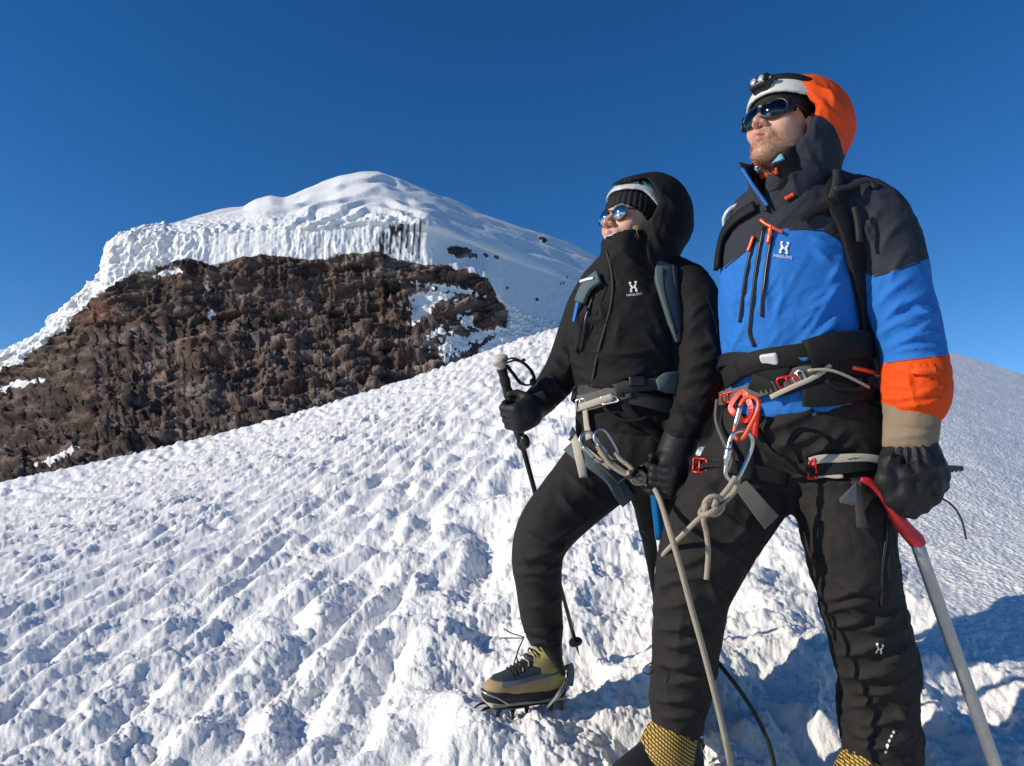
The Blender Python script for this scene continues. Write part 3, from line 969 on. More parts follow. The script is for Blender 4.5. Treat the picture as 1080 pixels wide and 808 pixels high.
M["shaft"] = simple("worn_aluminium_shaft", (0.42, 0.42, 0.41), 0.48, 0.75, var=0.22, vscale=30, bump=0.2, bscale=180)
M["blue_alu"] = simple("blue_anodised_aluminium", (0.01, 0.21, 0.52), 0.3, 0.6, var=0.1)
M["cork"] = simple("pale_knob", (0.55, 0.50, 0.42), 0.5, var=0.1)
M["hair"] = simple("blond_hair", (0.45, 0.27, 0.12), 0.5, var=0.3, vscale=200)
def lens(name, col, rough):
    t = NT(name); t.set(Base_Color=col, Roughness=rough, Metallic=1.0, Coat_Weight=0.6, Coat_Roughness=0.02); return t.m
M["dark_lens"] = lens("dark_mirror_lens", (0.028, 0.028, 0.033), 0.06)
M["mirror_lens"] = lens("silver_mirror_lens", (0.52, 0.50, 0.48), 0.05)

def skin_mat(name, col, beard):
    t = NT(name)
    c = t.mix(t.noise(60, 4), [x * 0.88 for x in col], [x * 1.1 for x in col])
    c = t.mix(t.math('MULTIPLY', t.attr("flush"), 0.55), c, (0.52, 0.13, 0.09))
    c = t.mix(t.math('MULTIPLY', t.attr("lip"), 0.7), c, (0.42, 0.13, 0.11))
    hair = t.ramp(t.noise(420, 3, 0.7), [(0.35, (0.20, 0.09, 0.04)), (0.7, (0.46, 0.24, 0.12))])
    fac = t.math('MULTIPLY', t.attr("beard"), t.ramp(t.noise(160, 3), [(0.3, 0.25), (0.7, 0.85)]))
    c = t.mix(fac, c, hair) if beard else c
    c = t.mix(t.attr("teeth"), c, (0.75, 0.72, 0.66))
    t.set(Base_Color=c, Roughness=0.5, Subsurface_Weight=0.12, Subsurface_Scale=0.006, Normal=t.bump(t.noise(500, 3), 0.35, 0.0012), Specular_IOR_Level=0.4)
    t.b.inputs["Subsurface Radius"].default_value = (1.0, 0.35, 0.2)
    return t.m
M["man_skin"] = skin_mat("weathered_skin", (0.62, 0.37, 0.27), True)
M["woman_skin"] = skin_mat("fair_skin", (0.64, 0.38, 0.28), False)  # the woman's own fair skin colour, no beard

def rope_mat(name, c1, c2):
    t = NT(name)
    a = t.math('MULTIPLY', t.attr("along"), 120.0)
    s1 = t.math('SINE', t.math('MULTIPLY', t.math('ADD', a, t.math('MULTIPLY', t.attr("around"), 6.0)), 6.2832))
    s2 = t.math('SINE', t.math('MULTIPLY', t.math('SUBTRACT', a, t.math('MULTIPLY', t.attr("around"), 6.0)), 6.2832))
    h = t.math('MAXIMUM', s1, s2)
    c = t.mix(t.noise(60, 4), c1, c2)
    c = t.mix(t.math('MULTIPLY', t.math('SUBTRACT', 1.0, h), 0.25), c, [x * 0.35 for x in c1])
    t.set(Base_Color=c, Roughness=0.85, Normal=t.bump(h, 0.5, 0.0012))
    return t.m
M["rope"] = rope_mat("tan_rope_sheath", (0.34, 0.28, 0.20), (0.46, 0.39, 0.30))
M["black_rope"] = rope_mat("dark_rope_sheath", (0.02, 0.02, 0.02), (0.04, 0.036, 0.032))

def gaiter_mat():
    """yellow woven gaiter with slanting black lines"""
    t = NT("yellow_black_gaiter")
    co = t.new("ShaderNodeSeparateXYZ"); t.link(t.coords(), co.inputs[0])
    def wave(ax, az, k):
        q = t.math('ADD', t.math('MULTIPLY', co.outputs[0], ax), t.math('MULTIPLY', co.outputs[2], az))
        return t.math('SINE', t.math('MULTIPLY', q, k))
    w1 = wave(0.75, 1.0, 700.0); w2 = wave(-1.0, 0.22, 900.0)
    m = t.math('GREATER_THAN', w1, -0.15); m2 = t.math('GREATER_THAN', w2, -0.75)
    c = t.mix(t.math('MULTIPLY', m, m2), (0.02, 0.017, 0.012), (0.62, 0.40, 0.06))
    t.set(Base_Color=c, Roughness=0.7, Normal=t.bump(w1, 0.3, 0.001))
    return t.m
M["gaiter"] = gaiter_mat()
M["olive"] = simple("olive_boot_leather", (0.30, 0.27, 0.11), 0.6, var=0.15, vscale=50, bump=0.25, bscale=350)
M["rand"] = simple("black_boot_rand", (0.014, 0.013, 0.013), 0.6, var=0.2, bump=0.3, bscale=250)
M["tan_leather"] = simple("tan_boot_leather", (0.34, 0.25, 0.13), 0.65, var=0.15, bump=0.25, bscale=350)
M["boot_blue"] = simple("blue_grey_rim", (0.10, 0.14, 0.19), 0.5, var=0.15)
M["sole"] = simple("pale_midsole", (0.36, 0.34, 0.26), 0.7, var=0.15)
# ================================================================ the man in the blue jacket
def text_mesh(txt, size):
    cu = bpy.data.curves.new("txt", 'FONT'); cu.body = txt; cu.size = size; cu.extrude = 0.0
    cu.resolution_u = 3; cu.align_x = 'CENTER'
    o = bpy.data.objects.new("txt", cu); COL.objects.link(o)
    me = o.to_mesh()
    v = np.array([tuple(p.co) for p in me.vertices]); f = [tuple(p.vertices) for p in me.polygons]
    o.to_mesh_clear(); bpy.data.objects.remove(o); bpy.data.curves.remove(cu)
    return v, f

def emblem(surf, px, py, s, ang=0.0, words=True, off=0.003):
    """white sewn emblem: two little standing figures side by side joined like an H, with the wordmark under it; s = size in px"""
    parts = []
    c, sn = math.cos(ang), math.sin(ang)
    def add(poly):
        v = []
        for x, y in poly:
            X, Y = px + (x * c - y * sn) * s, py + (x * sn + y * c) * s
            h = surf.at(X, Y, off)
            if h is None: return
            v.append(h[0])
        parts.append((np.array(v), [tuple(range(len(v)))]))
    def disc(x, y, r): add([(x + r * math.cos(a), y + r * math.sin(a)) for a in np.linspace(0, 2 * np.pi, 10, endpoint=False)])
    for sx in (-1, 1):
        disc(sx * 0.30, -0.50, 0.14)
        disc(sx * 0.30, 0.42, 0.14)
        add([(sx * 0.42, -0.32), (sx * 0.20, -0.32), (sx * 0.02, -0.06), (sx * 0.02, 0.06), (sx * 0.20, 0.26), (sx * 0.42, 0.26), (sx * 0.26, -0.02)])
    if words:
        v, f = text_mesh("HAGLÖFS", 0.40)
        vv = []
        for x, y, _ in v:
            X, Y = px + (x * c - (0.95 - y) * sn) * s, py + (x * sn + (0.95 - y) * c) * s
            h = surf.at(X, Y, off)
            vv.append(h[0] if h else P(X, Y, 1.9))
        parts.append((np.array(vv), f))
    return join_vf(*parts) if parts else None

def build_head(name, parent, org, Rm, mat, beard, neck, jaw=1.0, smile=False, h=0.0028):
    W = lambda x, y, z: org + Rm @ np.array((x, y, z))
    S = SDF(h, pad=0.015)
    S.ell(W(0, -0.01, 0.035), (0.074, 0.093, 0.090), Rm, 0)
    S.ell(W(0, 0.028, -0.03), (0.060, 0.060, 0.085), Rm, 0.03)
    for s in (-1, 1):
        S.cone(W(s * 0.050 * jaw, 0.0, -0.062), W(s * 0.016, 0.070, -0.103), 0.020, 0.017 * jaw, 0.03)
        S.ell(W(s * 0.042, 0.060, -0.028), (0.021, 0.019, 0.020), Rm, 0.022)
        S.cone(W(s * 0.012, 0.086, 0.020), W(s * 0.042, 0.072, 0.020), 0.009, 0.008, 0.015)
        S.ell(W(s * 0.031, 0.098, 0.0), (0.017, 0.014, 0.012), Rm, 0.012, 's')
        S.ell(W(s * 0.031, 0.076, 0.0), (0.012, 0.012, 0.012), Rm, 0.003)
        S.ell(W(s * 0.076, -0.006, -0.012), (0.007, 0.017, 0.030), Rm, 0.006)
    S.ell(W(0, 0.076, -0.106), (0.019, 0.016, 0.016), Rm, 0.02)
    S.cone(W(0, 0.086, 0.004), W(0, 0.111, -0.031), 0.0085, 0.0105, 0.012)
    for s in (-1, 1):
        S.ell(W(s * 0.0125, 0.100, -0.036), (0.0075, 0.011, 0.0075), Rm, 0.006)
        S.ell(W(s * 0.006, 0.106, -0.0435), (0.0035, 0.005, 0.003), Rm, 0.002, 's')
    S.ell(W(0, 0.082, -0.062), (0.028, 0.014, 0.018), Rm, 0.014)
    S.cone(W(-0.019, 0.084, -0.0625), W(0, 0.096, -0.060), 0.004, 0.006, 0.006)
    S.cone(W(0.019, 0.084, -0.0625), W(0, 0.096, -0.060), 0.004, 0.006, 0.006)
    S.cone(W(-0.017, 0.083, -0.073), W(0.0, 0.094, -0.0735), 0.004, 0.0068, 0.006)
    S.cone(W(0.017, 0.083, -0.073), W(0.0, 0.094, -0.0735), 0.004, 0.0068, 0.006)
    if smile: S.ell(W(0, 0.094, -0.0675), (0.026, 0.008, 0.0055), Rm, 0.003, 's')
    else: S.ell(W(0, 0.098, -0.0672), (0.024, 0.010, 0.0016), Rm, 0.002, 's')
    S.cone(W(0, -0.018, -0.07), neck, 0.055, 0.056, 0.025)
    S.cone(neck, neck + np.array((0.01, 0.02, -0.12)), 0.056, 0.085, 0.04)
    if smile: S.ell(W(0, 0.078, -0.067), (0.023, 0.012, 0.006), Rm, 0.001)
    v, f = S.mesh(2)
    L = (v - org) @ Rm
    x, y, z = L.T
    lip = sstep(1.15, 0.8, np.hypot(x / 0.021, (z + 0.067) / 0.012)) * (y > 0.08)
    br = sstep(-0.050, -0.066, z + 0.35 * np.abs(x) * 0 - 0.25 * np.maximum(0, 0.03 - y)) * sstep(-0.03, 0.0, y) * sstep(-0.16, -0.13, z)
    br = np.maximum(br, sstep(0.006, 0.0, np.abs(z + 0.0525) - 0.002) * (np.abs(x) < 0.026) * (y > 0.06))
    br = np.maximum(br, sstep(0.035, 0.055, np.abs(x)) * sstep(0.03, 0.0, np.abs(y - 0.0)) * sstep(0.0, -0.03, z) * sstep(-0.14, -0.12, z))
    br *= 1 - 0.9 * lip
    fl = np.exp(-((np.abs(x) - 0.035) ** 2 + (y - 0.075) ** 2 + (z + 0.03) ** 2) / 0.018 ** 2) + np.exp(-(x ** 2 + (y - 0.112) ** 2 + (z + 0.032) ** 2) / 0.016 ** 2)
    te = (sstep(1.0, 0.9, np.hypot(x / 0.022, (z + 0.066) / 0.0050)) * (y > 0.078)) if smile else 0 * x
    if smile: lip = lip * (1 - te)
    mesh_obj(name, v, f, mat, parent, attrs={"lip": lip, "beard": br if beard else 0 * br, "flush": np.clip(fl, 0, 1), "teeth": te})
    return W, (v, f), br

def glasses(parent, W, Rm, lens_m, frame_m, rx, rz, name="sunglasses", wrap=0.35, shield=True):
    parts = []; lenses = []
    root_v = None
    for s in (-1, 1):
        c = np.array((s * 0.034, 0.094, -0.001))
        # lens: shallow dome facing forward and outward
        ang = s * wrap
        ax_r = np.array((math.cos(ang), -math.sin(ang), 0)); ax_f = np.array((math.sin(ang), math.cos(ang), 0)); ax_u = np.array((0, 0, 1.0))
        vs, fs = [], []
        nr, na = 7, 28
        for i in range(nr):
            r = i / (nr - 1)
            for j in range(na):
                a = 2 * np.pi * j / na
                e = 1.0
                p = c + ax_r * rx * r * math.cos(a) + ax_u * rz * r * math.sin(a) + ax_f * (0.010 * (1 - r * r))
                vs.append(W(*p))
        for i in range(nr - 1):
            for j in range(na):
                fs.append((i * na + j, (i + 1) * na + j, (i + 1) * na + (j + 1) % na, i * na + (j + 1) % na))
        lenses.append((np.array(vs), fs))
        rim = [W(*(c + ax_r * rx * math.cos(a) + ax_u * rz * math.sin(a))) for a in np.linspace(0, 2 * np.pi, 32, endpoint=False)]
        parts.append(tube(rim, 0.0022, 8, True))
        hinge = c + ax_r * rx * s * 1.0 + ax_u * 0.006
        parts.append(tube(smooth_path([W(*hinge), W(s * 0.074, 0.06, 0.008), W(s * 0.079, 0.01, 0.006), W(s * 0.080, -0.03, -0.005)], 5), 0.0024, 6))
        if shield:
            parts.append(ribbon(*[np.array(q) for q in ([W(s * 0.066, 0.086, 0.0), W(s * 0.072, 0.072, 0.0), W(s * 0.074, 0.058, 0.0)], [Rm @ np.array((s, 0.3, 0))] * 3)], np.array((0.040, 0.036, 0.016)), 0.002))
    parts.append(tube(smooth_path([W(-0.012, 0.101, 0.004), W(0, 0.106, 0.008), W(0.012, 0.101, 0.004)], 4), 0.0024, 8))
    v, f = join_vf(*parts)
    g = mesh_obj(name, v, f, frame_m, parent)
    for l in lenses: mesh_obj("lens", l[0], l[1], lens_m, g)
    return g

MAN_ANCHOR = hit(800, 838)
man = empty("person", MAN_ANCHOR, "man in blue jacket with orange hood and cuffs, right hand climber of the pair", "person")

# ---- head
man_R = frame((-math.sin(R(54)) * math.cos(R(11)), -math.cos(R(54)) * math.cos(R(11)), math.sin(R(11))), R(-2))
man_O = P(827, 137, 1.93)
mW, man_head, man_beard = build_head("body", man, man_O, man_R, M["man_skin"], True, P(838, 196, 1.94))
glasses(man, mW, man_R, M["dark_lens"], M["dark_steel"], 0.0335, 0.0265)

def short_hairs(name, parent, vf, mask, Rm, n, length, mat, seed=1):
    rg = np.random.default_rng(seed)
    v, f = vf; nm = normals(v, f)
    idx = rg.choice(len(v), n, p=mask / mask.sum())
    V, F = [], []
    for i in idx:
        d = nm[i] * 0.6 + Rm @ np.array((0, 0.15, -0.8)) + rg.normal(0, 0.35, 3); d /= np.linalg.norm(d)
        p = v[i] + rg.normal(0, 0.0012, 3); w = np.cross(d, rg.normal(0, 1, 3)); w = w / np.linalg.norm(w) * 0.00045
        L = length * (0.5 + rg.random())
        k = len(V); V += [p - w, p + w, p + d * L * 0.6 + w * 0.6 + nm[i] * 0.001, p + d * L]
        F += [(k, k + 1, k + 2), (k, k + 2, k + 3)]
    return mesh_obj(name, np.array(V), F, mat, parent, smooth=False)
m_beard = simple("ginger_beard", (0.40, 0.19, 0.085), 0.6, var=0.4, vscale=300)
short_hairs("beard", man, man_head, man_beard ** 2 + 1e-6, man_R, 1700, 0.0055, m_beard)

# ---- helmet: white shell with a black inner cap, mostly under the hood
S = SDF(0.004, 0.02)
S.ell(mW(0, -0.012, 0.045), (0.098, 0.120, 0.095), man_R, 0)
S.ell(mW(0, -0.012, 0.040), (0.089, 0.111, 0.090), man_R, 0, 's')
def rim(p, org=man_O, Rm=man_R):
    q = (p - org) @ Rm
    return q[..., 2] - 0.043 + 0.30 * np.maximum(0, -q[..., 1]) - 0.10 * np.maximum(0, 0.05 - q[..., 1])
S.cut(rim, 0.004)
helmet, hv, hf = sdf_obj("helmet", S, M["white_shell"], man)
S = SDF(0.004, 0.02)
S.ell(mW(0, -0.008, 0.040), (0.083, 0.104, 0.086), man_R, 0)
S.cut(lambda p: ((p - man_O) @ man_R)[..., 2] - 0.020 + 0.75 * np.maximum(0, 0.045 - ((p - man_O) @ man_R)[..., 1]), 0.003)
sdf_obj("cap", S, M["black_woven"], man)
# strap round the helmet and the headlamp on its front
ring = []
for a in np.linspace(0, 2 * np.pi, 60, endpoint=False):
    ring.append(mW(0.088 * math.sin(a), -0.012 + 0.106 * math.cos(a), 0.092 + 0.002 * math.cos(a)))
ring = np.array(ring); cen = ring.mean(0)
v, f = ribbon(ring, (ring - cen) / np.linalg.norm(ring - cen, axis=1, keepdims=True), 0.018, 0.004, True)
lamp_root = mesh_obj("headlamp", v, f, M["black_woven"], helmet)
S = SDF(0.003, 0.012)
S.box(mW(0, 0.112, 0.076), (0.027, 0.015, 0.019), man_R @ np.array(Matrix.Rotation(R(12), 3, 'X')), 0.009, 0)
S.box(mW(0, 0.098, 0.070), (0.022, 0.012, 0.020), man_R, 0.006, 0.006)
S.cone(mW(0.028, 0.110, 0.078), mW(0.032, 0.110, 0.078), 0.008, 0.009, 0.002)
sdf_obj("lamp_housing", S, M["black_plastic"], helmet)
t = NT("lamp_glass"); t.set(Base_Color=(0.75, 0.75, 0.72), Roughness=0.12, Metallic=0.6)
S = SDF(0.0025, 0.01)
for s in (-1, 1): S.ell(mW(s * 0.011, 0.127, 0.077), (0.0100, 0.004, 0.0110), man_R, 0.001)
sdf_obj("lamp_lens", S, t.m, helmet)

# ---- jacket: torso, sleeves, collar
M_TORSO = [(846, 208, 1.95, 46, 0.095), (845, 222, 1.95, 60, 0.125), (841, 243, 1.945, 71, 0.145), (836, 275, 1.94, 73, 0.155), (833, 310, 1.94, 72.5, 0.160),
           (833, 345, 1.94, 71, 0.160), (835, 378, 1.94, 70, 0.158), (839, 404, 1.94, 71, 0.160), (842, 424, 1.94, 74, 0.163)]
M_ARM = [(897, 213, 1.89, 26, 0.070), (919, 227, 1.87, 33, 0.082), (932, 255, 1.85, 36, 0.085), (940, 290, 1.83, 36, 0.083), (950, 325, 1.81, 34, 0.079),
         (959, 355, 1.79, 32, 0.074), (964, 378, 1.78, 31.5, 0.072), (966, 402, 1.76, 34, 0.075), (965.5, 421, 1.75, 33, 0.073), (963, 432, 1.75, 29, 0.066)]
S = SDF(0.0055, 0.03)
S.loft(M_TORSO, 0)
S.cone(P(850, 196, 1.96), P(908, 216, 1.89), 0.062, 0.062, 0.05)
S.cone(P(838, 202, 1.96), P(797, 226, 2.03), 0.055, 0.060, 0.05)
S.loft(M_ARM, 0.028)
S.loft([(797, 238, 2.06, 24, 0.07), (787, 290, 2.11, 25, 0.07), (785, 345, 2.14, 23, 0.065), (784, 400, 2.11, 21, 0.06), (784, 440, 2.08, 21, 0.058)], 0.02)
S.loft([(843, 220, 1.95, 46, 0.10), (836, 198, 1.93, 40, 0.088), (828, 180, 1.915, 35, 0.080)], 0.03)
# hollow for the neck and an open hem
S.loft([(840, 215, 1.93, 30, 0.065), (826, 170, 1.905, 29, 0.066), (818, 150, 1.90, 30, 0.07)], 0.004, 's')
def vopen(p):
    x, y, d = proj(p)
    return np.maximum(np.abs(x - (797 + (y - 180) * 0.26)) - np.clip((211 - y) * 0.42, 0, 30), np.maximum(d - 1.93, y - 212)) * 0.0024
S.cut(vopen, 0.003)
arm_c = PN([a[0] for a in M_ARM], [a[1] for a in M_ARM], [a[2] for a in M_ARM])
def man_zones(v):
    x, y, d = proj(v)
    yb = np.interp(x, [740, 763, 782, 800, 812, 830, 868, 885, 900, 918, 932, 965, 1000], [284, 282, 268, 252, 244, 241, 242, 254, 278, 291, 289, 277, 268])
    isarm = (x > 925) & (y > 330)
    cuff = y - (383 - (x - 934) * 0.13)
    rarm = (d > 2.0) & (x < 815)
    og = np.where(isarm, cuff, -20.0)
    og = np.where(rarm, y - 404, og)
    return {"navy": np.clip(yb - y, -5, 5), "orange": np.clip(og, -5, 5)}
mj_strokes = [
    # torso: bulge of the bloused fabric above the belt and pulls towards the hip
    (835, 385, 900, 345, 5, 7, 3), (838, 372, 890, 322, 5, 6, 4), (845, 360, 880, 300, 4, 5, 3), (812, 378, 862, 384, 5, 8, -4), (862, 384, 905, 372, 5, 7, -3), (850, 330, 893, 290, 5, 5, 4),
    (775, 385, 805, 372, 4, 6, 2), (770, 372, 785, 340, 4, 4, 2), (868, 352, 885, 338, 3, 4), (860, 262, 886, 282, 5, 5, 3), (856, 250, 885, 262, 4, 4, 2), (872, 300, 884, 276, 3.5, 5, 1),
    (816, 340, 826, 300, 5, 3, 2), (805, 290, 810, 330, 4, 3), (845, 396, 905, 388, 4, 6, -2), (776, 300, 774, 340, 4, 3), (852, 318, 870, 306, 3, 3), (842, 348, 858, 330, 3, 3),
    # sleeve
    (930, 352, 985, 330, 4, 7, -4), (932, 340, 975, 312, 4, 6, -4), (940, 366, 988, 352, 4, 7, -3), (925, 326, 962, 292, 4, 5, -3), (945, 372, 990, 368, 3.5, 6, -2), (965, 322, 984, 340, 4, 4),
    (958, 356, 982, 340, 3, 5), (938, 300, 958, 262, 4, 4, -3), (915, 250, 935, 215, 5, 4, -4), (930, 265, 950, 235, 4, 4, -3), (950, 345, 972, 338, 2.6, 4), (942, 330, 952, 318, 2.6, 4),
    # cuff
    (935, 420, 985, 412, 3.5, 6, 3), (940, 405, 996, 412, 3.5, 5, 2), (958, 388, 966, 428, 3, 4, 2), (968, 384, 974, 402, 2.2, 4), (975, 384, 980, 402, 2.2, 4), (982, 384, 986, 400, 2.2, 4), (950, 428, 994, 420, 3, 6, 2), (938, 392, 958, 400, 3, 4), (962, 394, 990, 391, 2.5, 4),
    # shoulders
    (800, 250, 830, 228, 5, 3, 2), (850, 225, 890, 232, 5, 4, 2), (895, 205, 925, 225, 5, 4, 2), (905, 225, 925, 260, 4, 4, 2)]
jacket, jv, jf = sdf_obj("jacket", S, M["man_jacket"], man, 2, mj_strokes,
                         [((0.5, -0.2, 0.8), 0.22, 0.05, 3.0, 3), ((0.7, -0.1, 0.6), 0.13, 0.020, 2.4, 5)], man_zones)

# ---- hood over the helmet: orange crown, navy sides
S = SDF(0.0045, 0.03)
hood_c = P(850, 131, 1.965)
S.ell(hood_c, (0.114, 0.135, 0.122), frame((-0.8, -0.55, 0.12)), 0)
S.loft([(852, 138, 1.955, 42, 0.135), (850, 165, 1.945, 37, 0.128), (845, 190, 1.94, 36, 0.115), (837, 214, 1.93, 35, 0.108), (832, 230, 1.93, 33, 0.10)], 0.03)
S.ell(hood_c, (0.107, 0.128, 0.115), frame((-0.8, -0.55, 0.12)), 0.004, 's')
S.loft([(845, 145, 1.965, 37, 0.122), (841, 178, 1.955, 31, 0.112), (833, 205, 1.94, 29, 0.098), (828, 222, 1.94, 26, 0.09)], 0.01, 's')
def hood_cut(p):
    x, y, d = proj(p)
    e = np.interp(y, [60, 84, 90, 96, 104, 112, 120, 130, 140, 164, 195, 213, 235], [816, 820, 836, 848, 854, 857, 855, 851, 846, 824, 814, 811, 806])
    return (x - (e - 26 * np.clip((d - 1.88) / 0.22, -0.3, 1.4))) * 0.0024
S.cut(hood_cut, 0.003)
def hood_zone(v):
    x, y, d = proj(v)
    e = np.interp(x, [800, 854, 870, 880, 886, 890, 900], [112, 119, 124, 134, 148, 163, 170])
    return {"orange": np.clip(e - y, -4, 4)}
hood, hdv, hdf = sdf_obj("hood", S, M["man_hood"], man, 2,
    [(846, 88, 880, 108, 4, 4, -3), (856, 112, 852, 140, 3, 3), (848, 146, 870, 190, 5, 3, 3), (835, 175, 845, 215, 4, 3, 2), (866, 150, 872, 185, 5, 3, 2), (866, 96, 884, 120, 3, 3, -2), (858, 100, 876, 135, 4, 2.5, -3), (840, 86, 866, 92, 3, 3, 2), (866, 108, 892, 130, 3, 3.5, 2), (874, 140, 890, 152, 3, 3, -2), (850, 96, 862, 108, 2.5, 3), (872, 98, 880, 118, 2.5, 3), (842, 160, 866, 172, 3.5, 3, 2), (824, 190, 842, 182, 3, 3, 2), (860, 128, 858, 150, 3, 2.5)],
    [((0.2, 0.1, 1), 0.10, 0.035, 2.5, 15)], hood_zone)

man_surf = Surf((jv, jf), (hdv, hdf))
# standing collar flap with blue lining on the far side of the open zip
def sheet(rows, thick=0.004):
    """double sided sheet from a grid of points (rows x cols)"""
    g = np.asarray(rows, float); r, c = g.shape[:2]
    n = np.cross(np.gradient(g, axis=1), np.gradient(g, axis=0)); n /= np.linalg.norm(n, axis=-1, keepdims=True) + 1e-9
    a = (g + n * thick / 2).reshape(-1, 3); b = (g - n * thick / 2).reshape(-1, 3)
    i = np.arange(r * c).reshape(r, c); o = r * c; F = []
    for x in range(r - 1):
        for y in range(c - 1):
            q = (i[x, y], i[x, y + 1], i[x + 1, y + 1], i[x + 1, y]); F.append(q); F.append(tuple(k + o for k in q[::-1]))
    ed = list(i[0]) + list(i[1:, -1]) + list(i[-1, -2::-1]) + list(i[-2:0:-1, 0])
    for k in range(len(ed)):
        p, q = ed[k], ed[(k + 1) % len(ed)]; F.append((q, p, p + o, q + o))
    return np.concatenate((a, b)), F
rows = []
for t_ in np.linspace(0, 1, 8):
    a = smooth_path([P(779, 171, 1.90), P(788, 188, 1.875), P(799, 206, 1.85), P(809, 222, 1.835)], 8)
    b = smooth_path([P(800, 176, 2.02), P(800, 196, 2.01), P(802, 212, 1.99), P(806, 224, 1.96)], 8)
    rows.append(a * (1 - t_) + b * t_ + np.array((-0.012, -0.004, 0)) * math.sin(math.pi * t_))
rows = np.array(rows)
v, f = sheet(rows, 0.005)
mesh_obj("collar_flap", v, f, M["dark_grey"], jacket)
lp = smooth_path([P(783, 178, 1.885), P(793, 194, 1.86), P(803, 208, 1.845), P(809, 217, 1.832)], 6)
v, f = ribbon(lp, np.array((-0.3, -0.9, 0.3)), 0.008, 0.002)
mesh_obj("collar_trim", v, f, M["blue"], jacket)
# neck gaiter: black tube, a light blue and an orange edge
S = SDF(0.004, 0.02)
S.loft([(833, 208, 1.92, 33, 0.076), (822, 186, 1.905, 31, 0.073), (814, 172, 1.895, 29, 0.070)], 0)
S.loft([(815, 190, 1.90, 24, 0.058), (806, 160, 1.885, 26, 0.06)], 0.004, 's')
ng, ngv, ngf = sdf_obj("neck_gaiter", S, M["black_woven"], man, 1, (), [((1, 0, 0.2), 0.08, 0.02, 3, 31)])
ns = Surf((ngv, ngf))
for pts, w, m in (([(796, 181), (806, 178), (816, 172), (826, 166)], 0.017, "lightblue"), ([(800, 187), (810, 184), (820, 180)], 0.016, "orange"), ([(796, 177), (806, 173), (817, 167)], 0.006, "white_print")):
    p_, n_ = ns.path(pts, 0.004, 4, 4, 1.83)
    mesh_obj("gaiter_band", *ribbon(p_, n_, w, 0.005), M[m], ng)

# ---- zips, pulls, emblem
def strip_on(name, surf, pts, w, mat, parent, off=0.0025, th=0.002, sm=3):
    p_, n_ = surf.path(pts, off, 5, sm)
    v, f = ribbon(p_, n_, w, th)
    return mesh_obj(name, v, f, mat, parent)
for pts in ([(806, 240), (800, 270), (795, 310), (792, 340), (791, 352), (796, 365)], [(794, 258), (788, 285), (783, 320), (781, 340)], [(814, 250), (808, 285), (805, 315), (804, 334)]):
    z = strip_on("zip", man_surf, pts, 0.0095, M["dark_grey"], jacket)
    strip_on("zip_teeth", man_surf, pts, 0.0045, M["black_plastic"], z, 0.0045)
strip_on("zip_pull", man_surf, [(803, 233), (809, 238), (818, 242), (826, 246)], 0.008, M["orange_alu"], jacket, 0.006, 0.006)
strip_on("zip_pull", man_surf, [(814, 241), (812, 250), (811, 257)], 0.010, M["orange_alu"], jacket, 0.006, 0.005)
strip_on("zip_pull", man_surf, [(796, 250), (793, 258), (790, 266)], 0.008, M["orange_alu"], jacket, 0.006, 0.005)
strip_on("cord_tab", man_surf, [(828, 211), (833, 208), (838, 205)], 0.010, M["orange"], jacket, 0.006, 0.004)
strip_on("cuff_tab", man_surf, [(960, 393), (975, 391), (988, 390)], 0.016, M["orange"], jacket, 0.005, 0.004)
m_seam_b = simple("navy_seam", (0.008, 0.010, 0.022), 0.8); m_seam_o = simple("orange_seam", (0.30, 0.03, 0.006), 0.8)
for pts_, m_ in (([(765, 283), (783, 268), (800, 253)], m_seam_b), ([(832, 242), (866, 243), (878, 249)], m_seam_b), ([(922, 292), (945, 285), (970, 277)], m_seam_b),
                 ([(937, 383), (960, 380), (992, 376)], m_seam_o)):
    strip_on("seam", man_surf, pts_, 0.0035, m_, jacket, 0.001, 0.0015)
e = emblem(man_surf, 827, 262, 11.0, 0.15)
mesh_obj("emblem", e[0], e[1], M["white_print"], jacket, smooth=False)

# ---- trousers
M_LEGR = [(815, 455, 1.97, 48, 0.125), (790, 500, 1.95, 52, 0.125), (762, 545, 1.90, 50, 0.115), (740, 590, 1.85, 45, 0.105), (729, 630, 1.84, 39, 0.095), (724, 680, 1.86, 35, 0.09), (718, 725, 1.88, 32, 0.085), (714, 757, 1.88, 27, 0.075), (713, 766, 1.88, 26, 0.072)]
M_LEGL = [(868, 455, 1.92, 54, 0.125), (884, 500, 1.88, 54, 0.125), (892, 545, 1.84, 49, 0.118), (899, 590, 1.81, 44.5, 0.11), (907, 630, 1.81, 41, 0.103), (919, 680, 1.83, 41.5, 0.10), (926, 715, 1.85, 40, 0.10), (926, 750, 1.85, 39, 0.098), (930, 778, 1.84, 40, 0.098), (929, 793, 1.84, 38, 0.094)]
S = SDF(0.006, 0.03)
S.loft([(841, 396, 1.94, 68, 0.145), (843, 425, 1.94, 76, 0.158), (846, 455, 1.94, 83, 0.163), (850, 478, 1.94, 84, 0.155)], 0)
S.loft(M_LEGR, 0.03); S.loft(M_LEGL, 0.03)
